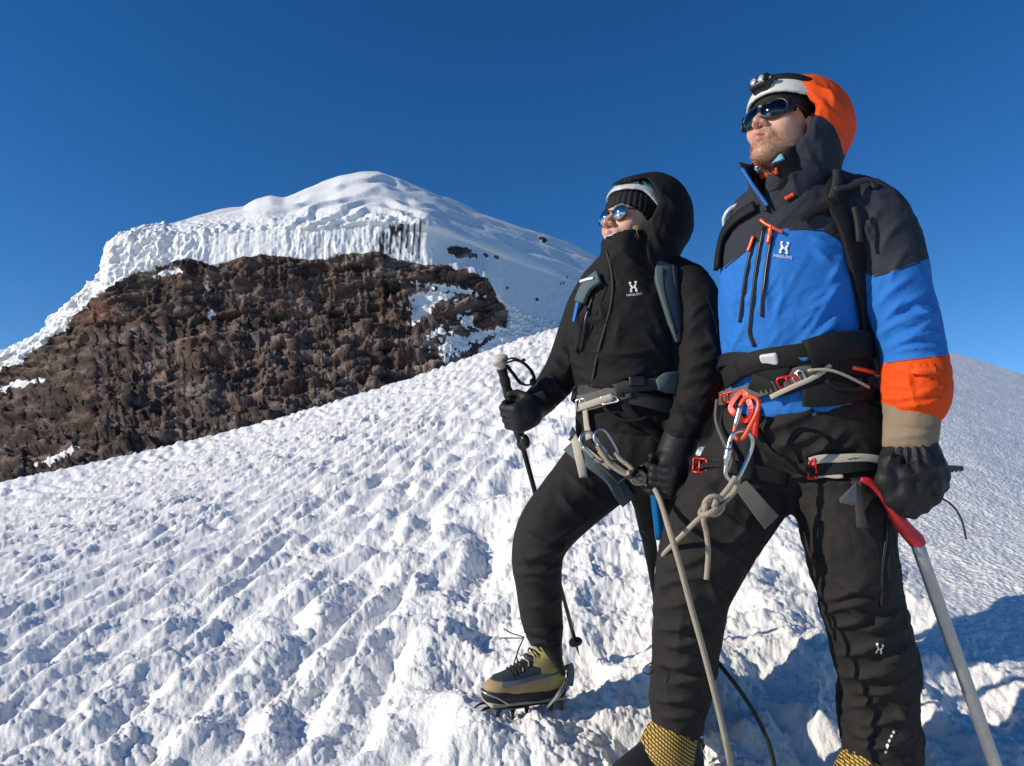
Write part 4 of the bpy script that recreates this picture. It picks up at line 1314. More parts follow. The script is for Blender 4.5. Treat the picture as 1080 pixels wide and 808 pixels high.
mt_strokes = [
    # left thigh and pelvis
    (800, 455, 860, 430, 5, 6, 3), (815, 470, 870, 452, 5, 7, 4), (850, 480, 890, 455, 4.5, 7, 3), (845, 495, 880, 478, 4, 6, 2), (835, 490, 812, 465, 4, 6, -2), (862, 468, 900, 470, 4, 6, 3), (780, 480, 800, 510, 4, 6, 2), (850, 512, 900, 508, 4, 5, 2), (870, 492, 925, 488, 4, 5, 2),
    # left knee down
    (868, 632, 915, 612, 4.5, 8, 3), (872, 645, 925, 632, 4.5, 9, -3), (880, 612, 930, 622, 4, 6, 3), (880, 660, 915, 648, 3.6, 8, 2), (905, 665, 945, 645, 4, 7, 3), (895, 640, 915, 652, 3, 6), (886, 690, 935, 672, 4, 8, 3), (890, 712, 950, 700, 4.5, 9, 3), (900, 728, 955, 722, 4, 7, 3),
    (892, 745, 930, 735, 3.5, 7, 2), (910, 765, 960, 745, 4, 8, 4), (895, 770, 935, 780, 3.5, 6, 2), (930, 700, 958, 680, 4, 6, 2), (912, 788, 962, 775, 4, 9, 3), (945, 745, 962, 770, 4, 7, 2), (876, 560, 884, 620, 6, 3, 3), (935, 560, 936, 640, 4, 4, -2),
    # right leg
    (700, 600, 745, 585, 4, 7, 3), (698, 618, 750, 608, 4, 8, -3), (696, 640, 740, 628, 4, 7, 2), (705, 565, 755, 545, 5, 6, 3), (694, 662, 735, 655, 4, 7, 2), (700, 680, 748, 668, 4, 8, 3), (694, 700, 738, 695, 4, 8, 3), (702, 720, 746, 708, 4, 7, 3), (692, 738, 735, 732, 3.6, 7, 2),
    (700, 755, 742, 748, 3.6, 7, 2), (745, 540, 790, 565, 5, 6, -3), (735, 520, 765, 500, 5, 6, 2), (765, 580, 790, 545, 4, 5, 2), (720, 640, 716, 690, 4, 4), (750, 500, 775, 475, 4, 5, 2), (740, 600, 757, 640, 4, 5, -2)]
trousers, tv, tf = sdf_obj("trousers", S, M["black_trousers"], man, 2, mt_strokes, [((0.9, 0.1, 0.5), 0.22, 0.050, 5.5, 43), ((0.35, 0.1, 1.0), 0.30, 0.060, 5.0, 47), ((0.7, 0.2, -0.7), 0.15, 0.030, 3.0, 52)])
leg_surf = Surf((tv, tf))
_t = SDF(0.009, 0.03); _t.loft(M_TORSO, 0, grow=0.004); _t.loft([(841, 396, 1.94, 68, 0.145), (843, 425, 1.94, 76, 0.158), (846, 455, 1.94, 83, 0.163), (850, 478, 1.94, 84, 0.155)], 0.02)
_t.cone(P(850, 196, 1.96), P(900, 214, 1.90), 0.062, 0.062, 0.05); _t.cone(P(838, 202, 1.96), P(797, 226, 2.03), 0.055, 0.060, 0.05)
trunk_surf = Surf(_t.mesh(2))
all_man = Surf((jv, jf), (tv, tf))
strip_on("side_zip", leg_surf, [(935, 520), (935, 560), (930, 600), (928, 640)], 0.006, M["black_plastic"], trousers)
e = emblem(leg_surf, 927, 684, 8.5, 0.2, words=False); mesh_obj("emblem", e[0], e[1], M["white_print"], trousers, smooth=False)
dots = []
for i in range(5):
    px_, py_ = 942 - i * 2.0, 772 + i * 5.0
    vv = [leg_surf.at(px_ + 1.5 * math.cos(a), py_ + 2.0 * math.sin(a), 0.003)[0] for a in np.linspace(0, 2 * np.pi, 8, endpoint=False)]
    dots.append((np.array(vv), [tuple(range(8))]))
mesh_obj("dots", *join_vf(*dots), M["white_print"], trousers, smooth=False)
# ---------------------------------------------------------------- hands, boots, metalwork
def glove(name, parent, fn_list, mat, h=0.0035, k=0.006):
    S = SDF(h, 0.015)
    for kind, args in fn_list: getattr(S, kind)(*args)
    return sdf_obj(name, S, mat, parent, 2)

def fist(c, axis, back, r, size=1.0, spread=0.0205, sgn=1):
    """gloved hand closed round a shaft: c = grip centre, axis = along the shaft towards the thumb, back = towards the back of the hand"""
    c = np.asarray(c, float); axis = np.asarray(axis, float) / np.linalg.norm(axis)
    back = np.asarray(back, float); back = back - axis * (back @ axis); back /= np.linalg.norm(back)
    side = np.cross(axis, back) * sgn
    s = size
    def pt(a, rad, t): return c + (back * math.cos(R(a)) + side * math.sin(R(a))) * rad + axis * t
    ops = [("box", (pt(10, r + 0.024 * s, 0.0), np.array((0.045, 0.043, 0.018)) * s, np.stack((axis, side, back), 1), 0.016 * s, 0.01))]
    for i, (t, ln) in enumerate(((1.5, 0.95), (0.5, 1.05), (-0.5, 1.0), (-1.5, 0.85))):
        t = t * spread * s
        rr = r + 0.011 * s
        q = [pt(52, rr + 0.022 * s, t), pt(100, rr + 0.016 * s * ln, t * 0.98), pt(150, rr + 0.006 * s, t * 0.95), pt(205, rr + 0.002, t * 0.92), pt(250, rr, t * 0.9)]
        ops.append(("chain", (q, [0.0125 * s, 0.0120 * s, 0.0112 * s, 0.0105 * s, 0.0098 * s], 0.0035)))
    q = [pt(-40, r + 0.026 * s, 0.012 * s), pt(-75, r + 0.020 * s, 0.034 * s), pt(-120, r + 0.013 * s, 0.046 * s), pt(-165, r + 0.012 * s, 0.050 * s)]
    ops.append(("chain", (q, [0.016 * s, 0.0145 * s, 0.0125 * s, 0.0115 * s], 0.005)))
    return ops, pt

def carabiner(name, c, ax, pn, L, Wd, r, mat, label, sleeve=None):
    """closed pear shaped ring; ax = long axis, pn = plane normal"""
    ax = np.asarray(ax, float) / np.linalg.norm(ax); pn = np.asarray(pn, float); pn -= ax * (pn @ ax); pn /= np.linalg.norm(pn)
    sd = np.cross(ax, pn)
    out = [(0.50, 0.0), (0.47, 0.55), (0.36, 0.93), (0.15, 1.0), (-0.2, 0.78), (-0.42, 0.55), (-0.50, 0.0), (-0.42, -0.55), (-0.2, -0.78), (0.15, -1.0), (0.36, -0.93), (0.47, -0.55)]
    pts = smooth_path([c + ax * L * a + sd * Wd / 2 * b for a, b in out], 5, True)
    v, f, at = tube(pts, r, 10, True)
    o = mesh_obj(name, v, f, mat)
    o.location = tuple(c); o.data.transform(Matrix.Translation(-Vector(c)))
    tag(o, label, "carabiner")
    a0, a1 = c + ax * L * 0.22 + sd * Wd / 2 * -0.98, c + ax * L * -0.25 + sd * Wd / 2 * -0.76
    mesh_obj("gate", *tube(np.linspace(a0, a1, 6), r * 1.15, 10)[:2], M["steel"], o)
    if sleeve is not None:
        m0, m1 = a0 * 0.75 + a1 * 0.25, a0 * 0.15 + a1 * 0.85
        mesh_obj("sleeve", *tube(np.linspace(m0, m1, 7), np.array([1, 1.7, 1.75, 1.6, 1.75, 1.7, 1]) * r * 1.05, 12)[:2], sleeve, o)
    return o

def buckle(parent, surf, px, py, w, h, ang, mat, off=0.006, name="buckle"):
    """small open metal frame lying on a strap; sizes in px"""
    c, sn = math.cos(ang), math.sin(ang)
    pts = []
    for x, y in [(-1, -0.8), (-0.8, -1), (0.8, -1), (1, -0.8), (1, 0.8), (0.8, 1), (-0.8, 1), (-1, 0.8)]:
        X, Y = px + (x * w / 2 * c - y * h / 2 * sn), py + (x * w / 2 * sn + y * h / 2 * c)
        p, n = surf.at(X, Y, off)
        pts.append(p)
    pts = np.array(pts)
    d = proj(pts)[2]; cd = np.median(d)
    fix = np.clip(d, cd - 0.012, cd + 0.012); pts = pts * (fix / d)[:, None]
    loop = np.concatenate([np.linspace(pts[i], pts[(i + 1) % 8], 3)[:-1] for i in range(8)])
    parts = [tube(loop, 0.0032, 8, True), tube(np.linspace((pts[1] + pts[2]) / 2, (pts[5] + pts[6]) / 2, 4), 0.0028, 8)]
    v, f = join_vf(*parts)
    return mesh_obj(name, v, f, mat, parent)

def boot(parent, sole_c, fwd, up, scale, upper_mat, rand_mat, detail=True, gaiter=None, shaft_top=None, frame_mat=None):
    """mountaineering boot with a twelve point crampon; sole_c = ground point under the ankle"""
    fwd = np.asarray(fwd, float); up = np.asarray(up, float); up /= np.linalg.norm(up)
    fwd = fwd - up * (fwd @ up); fwd /= np.linalg.norm(fwd); lat = np.cross(fwd, up)     # lat: right of the boot
    Bm = np.stack((lat, fwd, up), 1)
    W = lambda x, y, z: np.asarray(sole_c) + Bm @ (np.array((x, y, z)) * scale)
    s = scale
    S = SDF(0.004, 0.02)
    # vamp and heel cup
    S.cone(W(0, -0.055, 0.072), W(0.0, 0.02, 0.070), 0.041 * s, 0.040 * s, 0)
    S.cone(W(0, 0.02, 0.070), W(0.004, 0.130, 0.062), 0.042 * s, 0.040 * s, 0.03)
    S.ell(W(0.004, 0.145, 0.062), np.array((0.042, 0.050, 0.031)) * s, Bm, 0.02)
    S.cone(W(0, -0.035, 0.09), W(0, -0.026, 0.235), 0.047 * s, 0.048 * s, 0.03)
    S.cone(W(0, 0.0, 0.12), W(0.002, 0.095, 0.078), 0.043 * s, 0.036 * s, 0.03)
    S.cut(lambda p: ((p - np.asarray(sole_c)) @ up) - 0.036 * s, 0.004)
    S.cone(W(0, -0.026, 0.25), W(0, -0.026, 0.30), 0.040 * s, 0.05 * s, 0.003, 's')
    def zones(v):
        q = (v - np.asarray(sole_c)) @ Bm / s
        fr = np.minimum(q[:, 1] - 0.015 - 0.5 * np.maximum(0, q[:, 2] - 0.13), q[:, 2] - 0.090 - 0.10 * np.maximum(0, 0.10 - q[:, 1])) * 250
        tn = np.minimum(0.092 - q[:, 2], q[:, 1] + 0.02) * 250
        return {"dark": np.clip(fr, -4, 4), "tan": np.clip(tn, -4, 4)}
    b, bv, bf = sdf_obj("boot", S, upper_mat, parent, 2, attrs=zones)
    bs = Surf((bv, bf))
    def shell(z0, z1, y0, y1, grow, name, mat, tip=0.0, n=46):
        """band round the foot between two heights"""
        lo, hi = [], []
        for i in range(n):
            a = 2 * np.pi * i / n
            d = Bm @ np.array((math.sin(a), math.cos(a) * 1.0, 0))
            for z, L in ((z0, lo), (z1, hi)):
                zz = z + tip * max(0, math.cos(a)) ** 2
                # ellipse hugging the sole outline
                cy, ry, rx = 0.046, 0.150 * (1 + grow), 0.046 * (1 + grow * 3)
                w = rx * (0.86 + 0.14 * math.tanh((math.cos(a) + 0.15) * 3))
                L.append(W(w * math.sin(a) * (1 + 0.1 * (1 - abs(math.sin(a)))), cy + ry * math.cos(a) * (1 - 0.02), zz))
        lo, hi = np.array(lo), np.array(hi)
        return lo, hi
    def solid_band(lo, hi):
        n = len(lo); v = np.concatenate((lo, hi)); f = [(i, (i + 1) % n, n + (i + 1) % n, n + i) for i in range(n)]
        f += [tuple(range(n))[::-1], tuple(range(n, 2 * n))]
        return v, f
    S = SDF(0.004, 0.02)
    S.cone(W(0, -0.060, 0.040), W(0.0, 0.02, 0.038), 0.043 * s, 0.042 * s, 0)
    S.cone(W(0, 0.02, 0.038), W(0.004, 0.130, 0.040), 0.043 * s, 0.044 * s, 0.02)
    S.ell(W(0.004, 0.146, 0.046), np.array((0.045, 0.054, 0.036)) * s, Bm, 0.02)
    S.cone(W(0, -0.062, 0.05), W(0, -0.058, 0.085), 0.040 * s, 0.036 * s, 0.02)
    S.cut(lambda p: ((p - np.asarray(sole_c)) @ up) - 0.020 * s, 0.003)
    S.cut(lambda p: (0.066 + 0.024 * sstep(0.02, -0.06, ((p - np.asarray(sole_c)) @ fwd) / s) + 0.012 * sstep(0.12, 0.18, ((p - np.asarray(sole_c)) @ fwd) / s)) * s - ((p - np.asarray(sole_c)) @ up), 0.003)
    mesh_rand, rv, rf = sdf_obj("rand", S, rand_mat, b, 1)
    S = SDF(0.004, 0.02)
    S.box(W(0.001, 0.045, 0.018), np.array((0.042, 0.140, 0.007)) * s, Bm, 0.006, 0)
    sdf_obj("sole", S, M["sole"], b, 1)
    # crampon: two frame rails, cross bars, heel lever and points
    parts = []
    def bar(a, c2, w, t): parts.append(tube(np.linspace(a, c2, 3), [w, w, w], 6))
    for sx in (-1, 1):
        parts.append(ribbon(smooth_path([W(sx * 0.030, -0.075, 0.010), W(sx * 0.036, -0.03, 0.008), W(sx * 0.030, 0.03, 0.008), W(sx * 0.042, 0.10, 0.008), W(sx * 0.030, 0.17, 0.010)], 4), up, 0.012 * s, 0.004))
        for y, dx, dy, ln in ((-0.075, 0.004, -0.004, 0.038), (-0.035, 0.010, 0.0, 0.036), (0.055, 0.012, 0.004, 0.036), (0.105, 0.014, 0.006, 0.038), (0.150, 0.010, 0.022, 0.036)):
            base = W(sx * (0.034 if y < 0.16 else 0.026), y, 0.010)
            tip = W(sx * (0.034 + dx), y + dy, 0.010 - ln)
            e = Bm @ np.array((0.0, 0.011, 0)) * s; th = Bm @ np.array((0.0018, 0, 0)) * s
            vv = np.array([base - e - th, base + e - th, base + e + th, base - e + th, tip - e * 0.1 - th * 0.6, tip + e * 0.1 - th * 0.6, tip + e * 0.1 + th * 0.6, tip - e * 0.1 + th * 0.6])
            parts.append((vv, [(0, 1, 2, 3), (4, 7, 6, 5), (0, 4, 5, 1), (1, 5, 6, 2), (2, 6, 7, 3), (3, 7, 4, 0)]))
        # front points
        parts.append(tube(smooth_path([W(sx * 0.020, 0.165, 0.012), W(sx * 0.020, 0.200, 0.008), W(sx * 0.021, 0.226, -0.010)], 4), np.linspace(0.006, 0.0015, 9) * s, 6))
    for y in (-0.055, 0.0, 0.085, 0.150): parts.append(ribbon([W(-0.036, y, 0.009), W(0, y, 0.007), W(0.036, y, 0.009)], up, 0.016 * s, 0.004))
    v, f = join_vf(*parts)
    cr = mesh_obj("crampon", v, f, frame_mat or M["dark_steel"], b, smooth=False)
    # front bail and heel lever with its strap
    bail = smooth_path([W(-0.044, 0.125, 0.02), W(-0.043, 0.165, 0.045), W(-0.02, 0.198, 0.056), (W(0.02, 0.198, 0.056)), W(0.048, 0.165, 0.045), W(0.05, 0.125, 0.02)], 5)
    mesh_obj("toe_bail", *tube(bail, 0.0032 * s, 8)[:2], M["steel"], b)
    parts = [tube(smooth_path([W(0.044, -0.04, 0.012), W(0.046, -0.075, 0.05), W(0.0, -0.110, 0.085), W(-0.044, -0.075, 0.05), W(-0.044, -0.04, 0.012)], 6), 0.003 * s, 8)]
    v, f = join_vf(*parts); mesh_obj("heel_bail", v, f, M["steel"], b)
    return b, W, bs, Bm

# ================================================================ what the man holds and wears
# tan glove cuff and mitten
S = SDF(0.004, 0.02)
S.loft([(963, 430, 1.75, 26, 0.060), (961, 448, 1.74, 27, 0.061), (959, 470, 1.73, 26, 0.058)], 0)
S.loft([(962, 422, 1.752, 29, 0.063), (962, 434, 1.748, 28.5, 0.062)], 0.002)
mg_root, _, _ = sdf_obj("glove", SDF(0.0042, 0.02).loft([(960, 462, 1.735, 23, 0.05), (961, 478, 1.725, 29, 0.052), (962, 497, 1.715, 33, 0.052), (966, 514, 1.705, 29, 0.05), (968, 526, 1.70, 20, 0.042)], 0)
    .chain([P(938, 488, 1.69), P(934, 506, 1.672), P(942, 526, 1.672), P(952, 537, 1.69)], [0.022, 0.021, 0.019, 0.017], 0.012)
    .chain([P(952, 500, 1.668), P(954, 521, 1.660), P(960, 537, 1.675), P(963, 540, 1.71)], [0.021, 0.021, 0.019, 0.017], 0.009)
    .chain([P(967, 497, 1.668), P(969, 519, 1.662), P(972, 533, 1.678), P(974, 533, 1.71)], [0.021, 0.021, 0.018, 0.016], 0.008)
    .chain([P(980, 494, 1.674), P(983, 511, 1.670), P(984, 524, 1.685), P(985, 524, 1.72)], [0.020, 0.020, 0.017, 0.016], 0.008)
    .chain([P(988, 490, 1.688), P(992, 502, 1.685), P(992, 512, 1.70), P(992, 512, 1.73)], [0.018, 0.018, 0.016, 0.014], 0.009),
    M["glove"], man, 2, [(950, 470, 948, 488, 2.4, 5), (957, 470, 957, 492, 2.2, 5), (965, 470, 968, 490, 2.4, 5), (973, 470, 978, 486, 2.2, 5), (943, 472, 938, 486, 2.2, 4), (945, 505, 990, 492, 4, 4)],
    [((0.3, 0, 1), 0.07, 0.02, 2.0, 61)])
S2, cv, cf = sdf_obj("glove_cuff", S, M["tan"], mg_root, 2, [(938, 462, 980, 458, 3, 3), (940, 445, 982, 450, 3, 3)], [((0.2, 0, 1), 0.08, 0.03, 3, 63)])
c_ = smooth_path([P(976, 520, 1.66), P(990, 524, 1.65), P(1004, 533, 1.65), P(1014, 548, 1.65), P(1019, 569, 1.65)], 6)
mesh_obj("cord", *tube(c_, 0.0022, 7)[:2], M["black_rope"], mg_root)

# ---- ice axe in his left hand
AX_TIP = hit(1062, 842)
axd = proj(AX_TIP)[2]
axe = empty("ice_axe", AX_TIP, "silver shafted ice axe with curved red grip under the black mitten", "ice axe")
A0 = P(966, 570, 1.735)
sh_d = AX_TIP - A0; sh_l = np.linalg.norm(sh_d); sh_d /= sh_l
def oval_tube(pts, ra, rb, side, n=14):
    pts = np.asarray(pts, float); T = np.gradient(pts, axis=0); T /= np.linalg.norm(T, axis=1, keepdims=True)
    ra = np.broadcast_to(ra, len(pts)); rb = np.broadcast_to(rb, len(pts))
    S_ = np.asarray(side, float) - T * (T @ np.asarray(side, float))[:, None]; S_ /= np.linalg.norm(S_, axis=1, keepdims=True)
    N_ = np.cross(T, S_); a = np.linspace(0, 2 * np.pi, n, endpoint=False)
    v = pts[:, None] + ra[:, None, None] * np.cos(a)[None, :, None] * S_[:, None] + rb[:, None, None] * np.sin(a)[None, :, None] * N_[:, None]
    m = len(pts); i = np.arange(m * n).reshape(m, n); j = np.roll(i, -1, 1)
    f = [tuple(q) for q in np.stack((i[:-1], j[:-1], j[1:], i[1:]), -1).reshape(-1, 4)] + [tuple(i[0][::-1]), tuple(i[-1])]
    return v.reshape(-1, 3), f
side_ = np.array((1.0, 0, 0))
mesh_obj("shaft", *oval_tube(np.linspace(A0 - sh_d * 0.005, A0 + sh_d * (sh_l - 0.02), 12), 0.0158, 0.011, side_), M["shaft"], axe)
sp_ = np.linspace(A0 + sh_d * (sh_l - 0.05), AX_TIP + sh_d * 0.10, 8)
mesh_obj("spike", *oval_tube(sp_, np.linspace(0.0165, 0.002, 8), np.linspace(0.0115, 0.002, 8), side_), M["dark_steel"], axe)
gp = smooth_path([P(908, 506, 1.70), P(918, 509, 1.70), P(929, 519, 1.705), (P(937, 531, 1.71)), P(945, 545, 1.715), P(955, 558, 1.725), A0, A0 + sh_d * 0.012], 5)
gw = np.interp(np.linspace(0, 1, len(gp)), [0, 0.08, 0.3, 0.5, 0.65, 0.9, 1], [0.006, 0.0085, 0.0105, 0.0125, 0.0165, 0.0195, 0.0175])
mesh_obj("grip", *oval_tube(gp, gw, gw * 0.8, side_), M["red_rubber"], axe)
# head: steel bar through the fist, serrated pick to the right, adze to the left
def plate(poly, thick, nrm):
    v = np.asarray(poly, float); n = len(v); nrm = np.asarray(nrm, float) / np.linalg.norm(nrm) * thick / 2
    return np.concatenate((v - nrm, v + nrm)), [tuple(range(n)), tuple(range(2 * n - 1, n - 1, -1))] + [(i, n + i, n + (i + 1) % n, (i + 1) % n) for i in range(n)]
pk = [P(x, y, 1.70 + (x - 960) * 0.0004) for x, y in [(925, 500), (960, 497), (996, 490.5), (1015, 491.5), (1016, 495.5), (1013, 497.5), (1011, 495), (1008.5, 498), (1006.5, 495.5), (1004, 498.5), (1002, 496), (999, 499), (996, 497), (960, 508), (925, 509)]]
mesh_obj("pick", *plate(pk, 0.006, (0, 1, 0)), M["dark_steel"], axe, smooth=False)
ad = [P(907, 507, 1.695), P(903, 509, 1.695), P(885, 526, 1.69), P(886, 530, 1.685), P(899, 533, 1.68), P(903, 529, 1.683), P(909, 513, 1.70)]
mesh_obj("adze", *plate(ad, 0.004, (0.2, 1, 0.2)), M["worn_steel"], axe, smooth=False)

# ---- harness over the jacket and trousers
hs = Surf((jv, jf), (tv, tf))
har_p, har_n = trunk_surf.ring(P(838, 404, 1.94), P(862, 376, 1.80) - P(862, 376, 1.80) + np.array((0.30, -0.05, 0.95)), 0.006)
harness = mesh_obj("harness", *ribbon(har_p, har_n, 0.036, 0.005, True), M["black_woven"], man, smooth=False)
def on_man(name, pts, w, mat, off=0.008, th=0.003, par=None, sm=6):
    return strip_on(name, trunk_surf if max(p[1] for p in pts) < 446 else all_man, pts, w, mat, par or harness, off, th, sm)
on_man("waist_belt", [(764, 421), (778, 417), (800, 412), (822, 404), (845, 393), (868, 381), (882, 372)], 0.036, M["grey_woven"], 0.013)
on_man("waist_belt", [(768, 400), (780, 390), (795, 384), (812, 388), (830, 398)], 0.050, M["black_woven"], 0.011, 0.006)
on_man("belt_pad", [(795, 400), (815, 408), (835, 404), (862, 388), (900, 384), (928, 392)], 0.052, M["black_woven"], 0.009, 0.008)
on_man("belt_edge", [(815, 419), (838, 407), (860, 397), (872, 385)], 0.012, M["pale_woven"], 0.018)
on_man("belt_tail", [(850, 391), (868, 390), (885, 397), (900, 406), (908, 411)], 0.007, M["pale_woven"], 0.024, 0.003)
on_man("gear_loop", [(893, 389), (905, 392), (915, 396), (922, 397)], 0.010, M["orange_alu"], 0.018, 0.007)
on_man("belt_pad", [(862, 372), (885, 380), (910, 384), (932, 382)], 0.07, M["black_woven"], 0.010, 0.008)
on_man("belt_pad", [(846, 416), (865, 416), (885, 414), (905, 410)], 0.060, M["black_woven"], 0.008, 0.006)
on_man("gear_loop", [(868, 402), (880, 412), (900, 413), (914, 405)], 0.010, M["black_woven"], 0.02, 0.007)
buckle(harness, all_man, 832, 403, 20, 15, -0.45, M["red_alu"], 0.02)
buckle(harness, all_man, 843, 398, 10, 13, -0.45, M["steel"], 0.018)
buckle(harness, all_man, 776, 419, 13, 10, -0.2, M["red_alu"], 0.022)
# leg loops
for c0, ax, nm in ((P(888, 492, 1.87), (-0.10, 0.0, 1.0), "l"), (P(772, 497, 1.93), (0.25, 0.0, 1.0), "r")):
    leg_only = Surf((tv, tf))
    rp, rn = leg_only.ring(c0, ax, 0.005, 72, 5, 0.22)
    mesh_obj("leg_loop", *ribbon(rp, rn, 0.034, 0.004, True), M["black_woven"], harness, smooth=False)
on_man("leg_strap", [(852, 486), (875, 484), (905, 485), (928, 487)], 0.020, M["pale_woven"], 0.014)
on_man("leg_strap", [(858, 500), (875, 503), (890, 507)], 0.010, M["pale_woven"], 0.014)
on_man("riser", [(796, 452), (805, 468), (822, 482), (842, 493), (856, 495)], 0.024, M["black_woven"], 0.012)
on_man("riser", [(794, 440), (788, 462), (790, 490), (786, 508)], 0.024, M["black_woven"], 0.012)
buckle(harness, all_man, 857, 494, 9, 15, 0.05, M["red_alu"], 0.016)
buckle(harness, all_man, 741, 494, 13, 15, 0.1, M["red_alu"], 0.012)
on_man("leg_strap", [(735, 496), (750, 491), (768, 491)], 0.024, M["black_woven"], 0.010)
ts = smooth_path([P(781, 511, 1.80), P(791, 523, 1.785), P(803, 538, 1.775), P(814, 551, 1.775)], 5)
mesh_obj("strap_tail", *ribbon(ts, np.array((-0.4, -0.8, 0.5)), np.linspace(0.034, 0.048, len(ts)), 0.003), M["grey_woven"], harness, smooth=False)
on_man("strap_tail", [(900, 508), (904, 528), (907, 545), (908, 557)], 0.022, M["dark_grey"], 0.02)
# belay loop and the blue fabric bunched under the belt
bl = smooth_path([all_man.at(788, 414, 0.02)[0], all_man.at(783, 425, 0.035)[0], all_man.at(785, 438, 0.035)[0], all_man.at(793, 445, 0.02)[0], all_man.at(797, 430, 0.025)[0]], 5, True)
mesh_obj("belay_loop", *ribbon(bl, np.array((-0.6, -0.6, 0.3)), 0.014, 0.004, True), M["red_alu"], harness, smooth=False)
on_man("belay_loop", [(806, 432), (803, 445), (800, 458)], 0.016, M["red_alu"], 0.03, 0.007)
v, f, at = tube(smooth_path([all_man.at(764, 424, 0.02)[0], all_man.at(762, 446, 0.02, 1.9)[0], all_man.at(766, 470, 0.03)[0], all_man.at(768, 487, 0.03)[0], all_man.at(764, 502, 0.025)[0]], 5), 0.005, 8)
mesh_obj("lanyard", v, f, M["grey_woven"], harness)
# pack belt buckle
S = SDF(0.003, 0.012)
bp, bn = all_man.at(813, 378, 0.012)
bf_ = np.stack((np.cross((0, 0, 1.0), -bn) / np.linalg.norm(np.cross((0, 0, 1.0), bn)), -bn, np.cross(-bn, np.cross((0, 0, 1.0), -bn))), 1); bf_ /= np.linalg.norm(bf_, axis=0)
S.box(bp, (0.022, 0.007, 0.017), bf_, 0.006, 0); S.box(bp + bf_[:, 2] * -0.018, (0.012, 0.006, 0.010), bf_, 0.004, 0.004)

# ---- backpack: body behind him, straps over the shoulders, hip belt
pack = empty("backpack", P(880, 420, 2.13), "black backpack worn by the man in the blue jacket", "backpack")
Sb = SDF(0.008, 0.03)
Sb.loft([(868, 226, 2.13, 50, 0.08), (872, 250, 2.15, 60, 0.11), (876, 310, 2.16, 62, 0.125), (880, 370, 2.15, 62, 0.12), (880, 402, 2.12, 56, 0.10)], 0, pw=3)
sdf_obj("pack_body", Sb, M["black_woven"], pack, 2)
def on_pack(name, pts, w, mat, off=0.008, th=0.004, par=None, sm=6): return strip_on(name, trunk_surf, pts, w, mat, par or pack, off, th, sm)
on_pack("shoulder_strap", [(886, 194), (880, 203), (880, 216), (889, 232), (896, 252), (903, 285), (909, 320), (911, 355)], 0.056, M["black_woven"], 0.007, 0.009)
on_pack("shoulder_strap", [(798, 219), (783, 228), (770, 240), (762, 258), (759.5, 284)], 0.032, M["black_woven"], 0.007, 0.009)
on_pack("sternum_strap", [(843, 233), (855, 226), (868, 220), (884, 214)], 0.020, M["black_woven"], 0.012, 0.0035)
on_pack("load_strap", [(874, 208), (888, 206), (900, 200), (910, 198), (914, 204)], 0.014, M["dark_grey"], 0.03, 0.004)
on_pack("load_strap", [(878, 190), (876, 205), (872, 216)], 0.018, M["dark_grey"], 0.028, 0.005)
on_pack("load_strap", [(893, 225), (896, 240), (897, 258)], 0.014, M["dark_grey"], 0.028, 0.006)
on_pack("hip_belt", [(782, 388), (796, 382), (812, 378), (835, 375), (860, 371), (890, 364), (915, 360)], 0.052, M["black_woven"], 0.012, 0.010)
on_pack("hip_belt", [(850, 374), (875, 366), (905, 364), (930, 372)], 0.070, M["black_woven"], 0.016, 0.016)
sdf_obj("belt_buckle", S, M["grey_shell"], pack, 1)
tb = smooth_path([P(765, 241, 2.0), P(764, 231, 1.99), P(770, 221, 1.98), P(783, 215, 1.97), P(797, 213, 1.95)], 6)
mesh_obj("drinking_tube", *tube(tb, 0.0065, 10)[:2], simple("clear_tube", (0.62, 0.64, 0.66), 0.2, 0.2), pack)

# ---- carabiners and rope
cb = carabiner("carabiner", P(786, 441, 1.735), P(794, 419, 1.73) - P(778, 463, 1.735), (-0.9, -0.5, 0.1), 0.105, 0.055, 0.0055, M["orange_alu"], "red carabiner clipped to the belay loop of the blue jacketed man")
cs = carabiner("carabiner", P(778, 481, 1.725), P(785, 457, 1.73) - P(771, 506, 1.72), (0.25, -0.9, 0.1), 0.118, 0.058, 0.0052, M["steel"], "silver screwgate carabiner hanging from the red one, holding the tan rope", M["steel"])

def rope_obj(name, pts, r, mat, label, parts=()):
    v, f, at = tube(smooth_path(pts, 10), r, 10)
    o = mesh_obj(name, v, f, mat, attrs=at)
    c = Vector(np.asarray(pts[0])); o.location = c; o.data.transform(Matrix.Translation(-c))
    return tag(o, label, "rope")
def knot(parent, c, r, rad, mat, u, w, turns=((0.0, 0.0), (0.35, 0.9), (-0.3, -0.8))):
    """figure of eight knot: interlaced loops round one another"""
    parts = []; A = []
    u = np.asarray(u, float) / np.linalg.norm(u); w = np.asarray(w, float); w -= u * (u @ w); w /= np.linalg.norm(w); n = np.cross(u, w)
    tt = np.linspace(0, 2 * np.pi, 72, endpoint=False)
    pts = c + rad * ((2 + np.cos(2 * tt)) * np.cos(3 * tt))[:, None] * u / 2.4 + rad * ((2 + np.cos(2 * tt)) * np.sin(3 * tt))[:, None] * w * 0.62 / 2.4 + rad * np.sin(4 * tt)[:, None] * n * 0.7
    v, f, at = tube(pts, r, 9, True)
    return mesh_obj("knot", v, f, mat, parent, attrs=at)
rp1 = rope_obj("rope", [P(776, 503, 1.715), P(769, 514, 1.71), P(760, 525, 1.71), P(752, 533, 1.705)], 0.0068, M["rope"], "tan rope tied with a knot to the silver carabiner of the man")
def sub_rope(parent, pts, r, mat, name="strand"):
    v, f, at = tube(smooth_path(pts, 10), r, 10); return mesh_obj(name, v, f, mat, parent, attrs=at)
sub_rope(rp1, [P(779, 502, 1.725), P(775, 517, 1.73), P(766, 527, 1.725), P(754, 537, 1.715)], 0.0068, M["rope"])
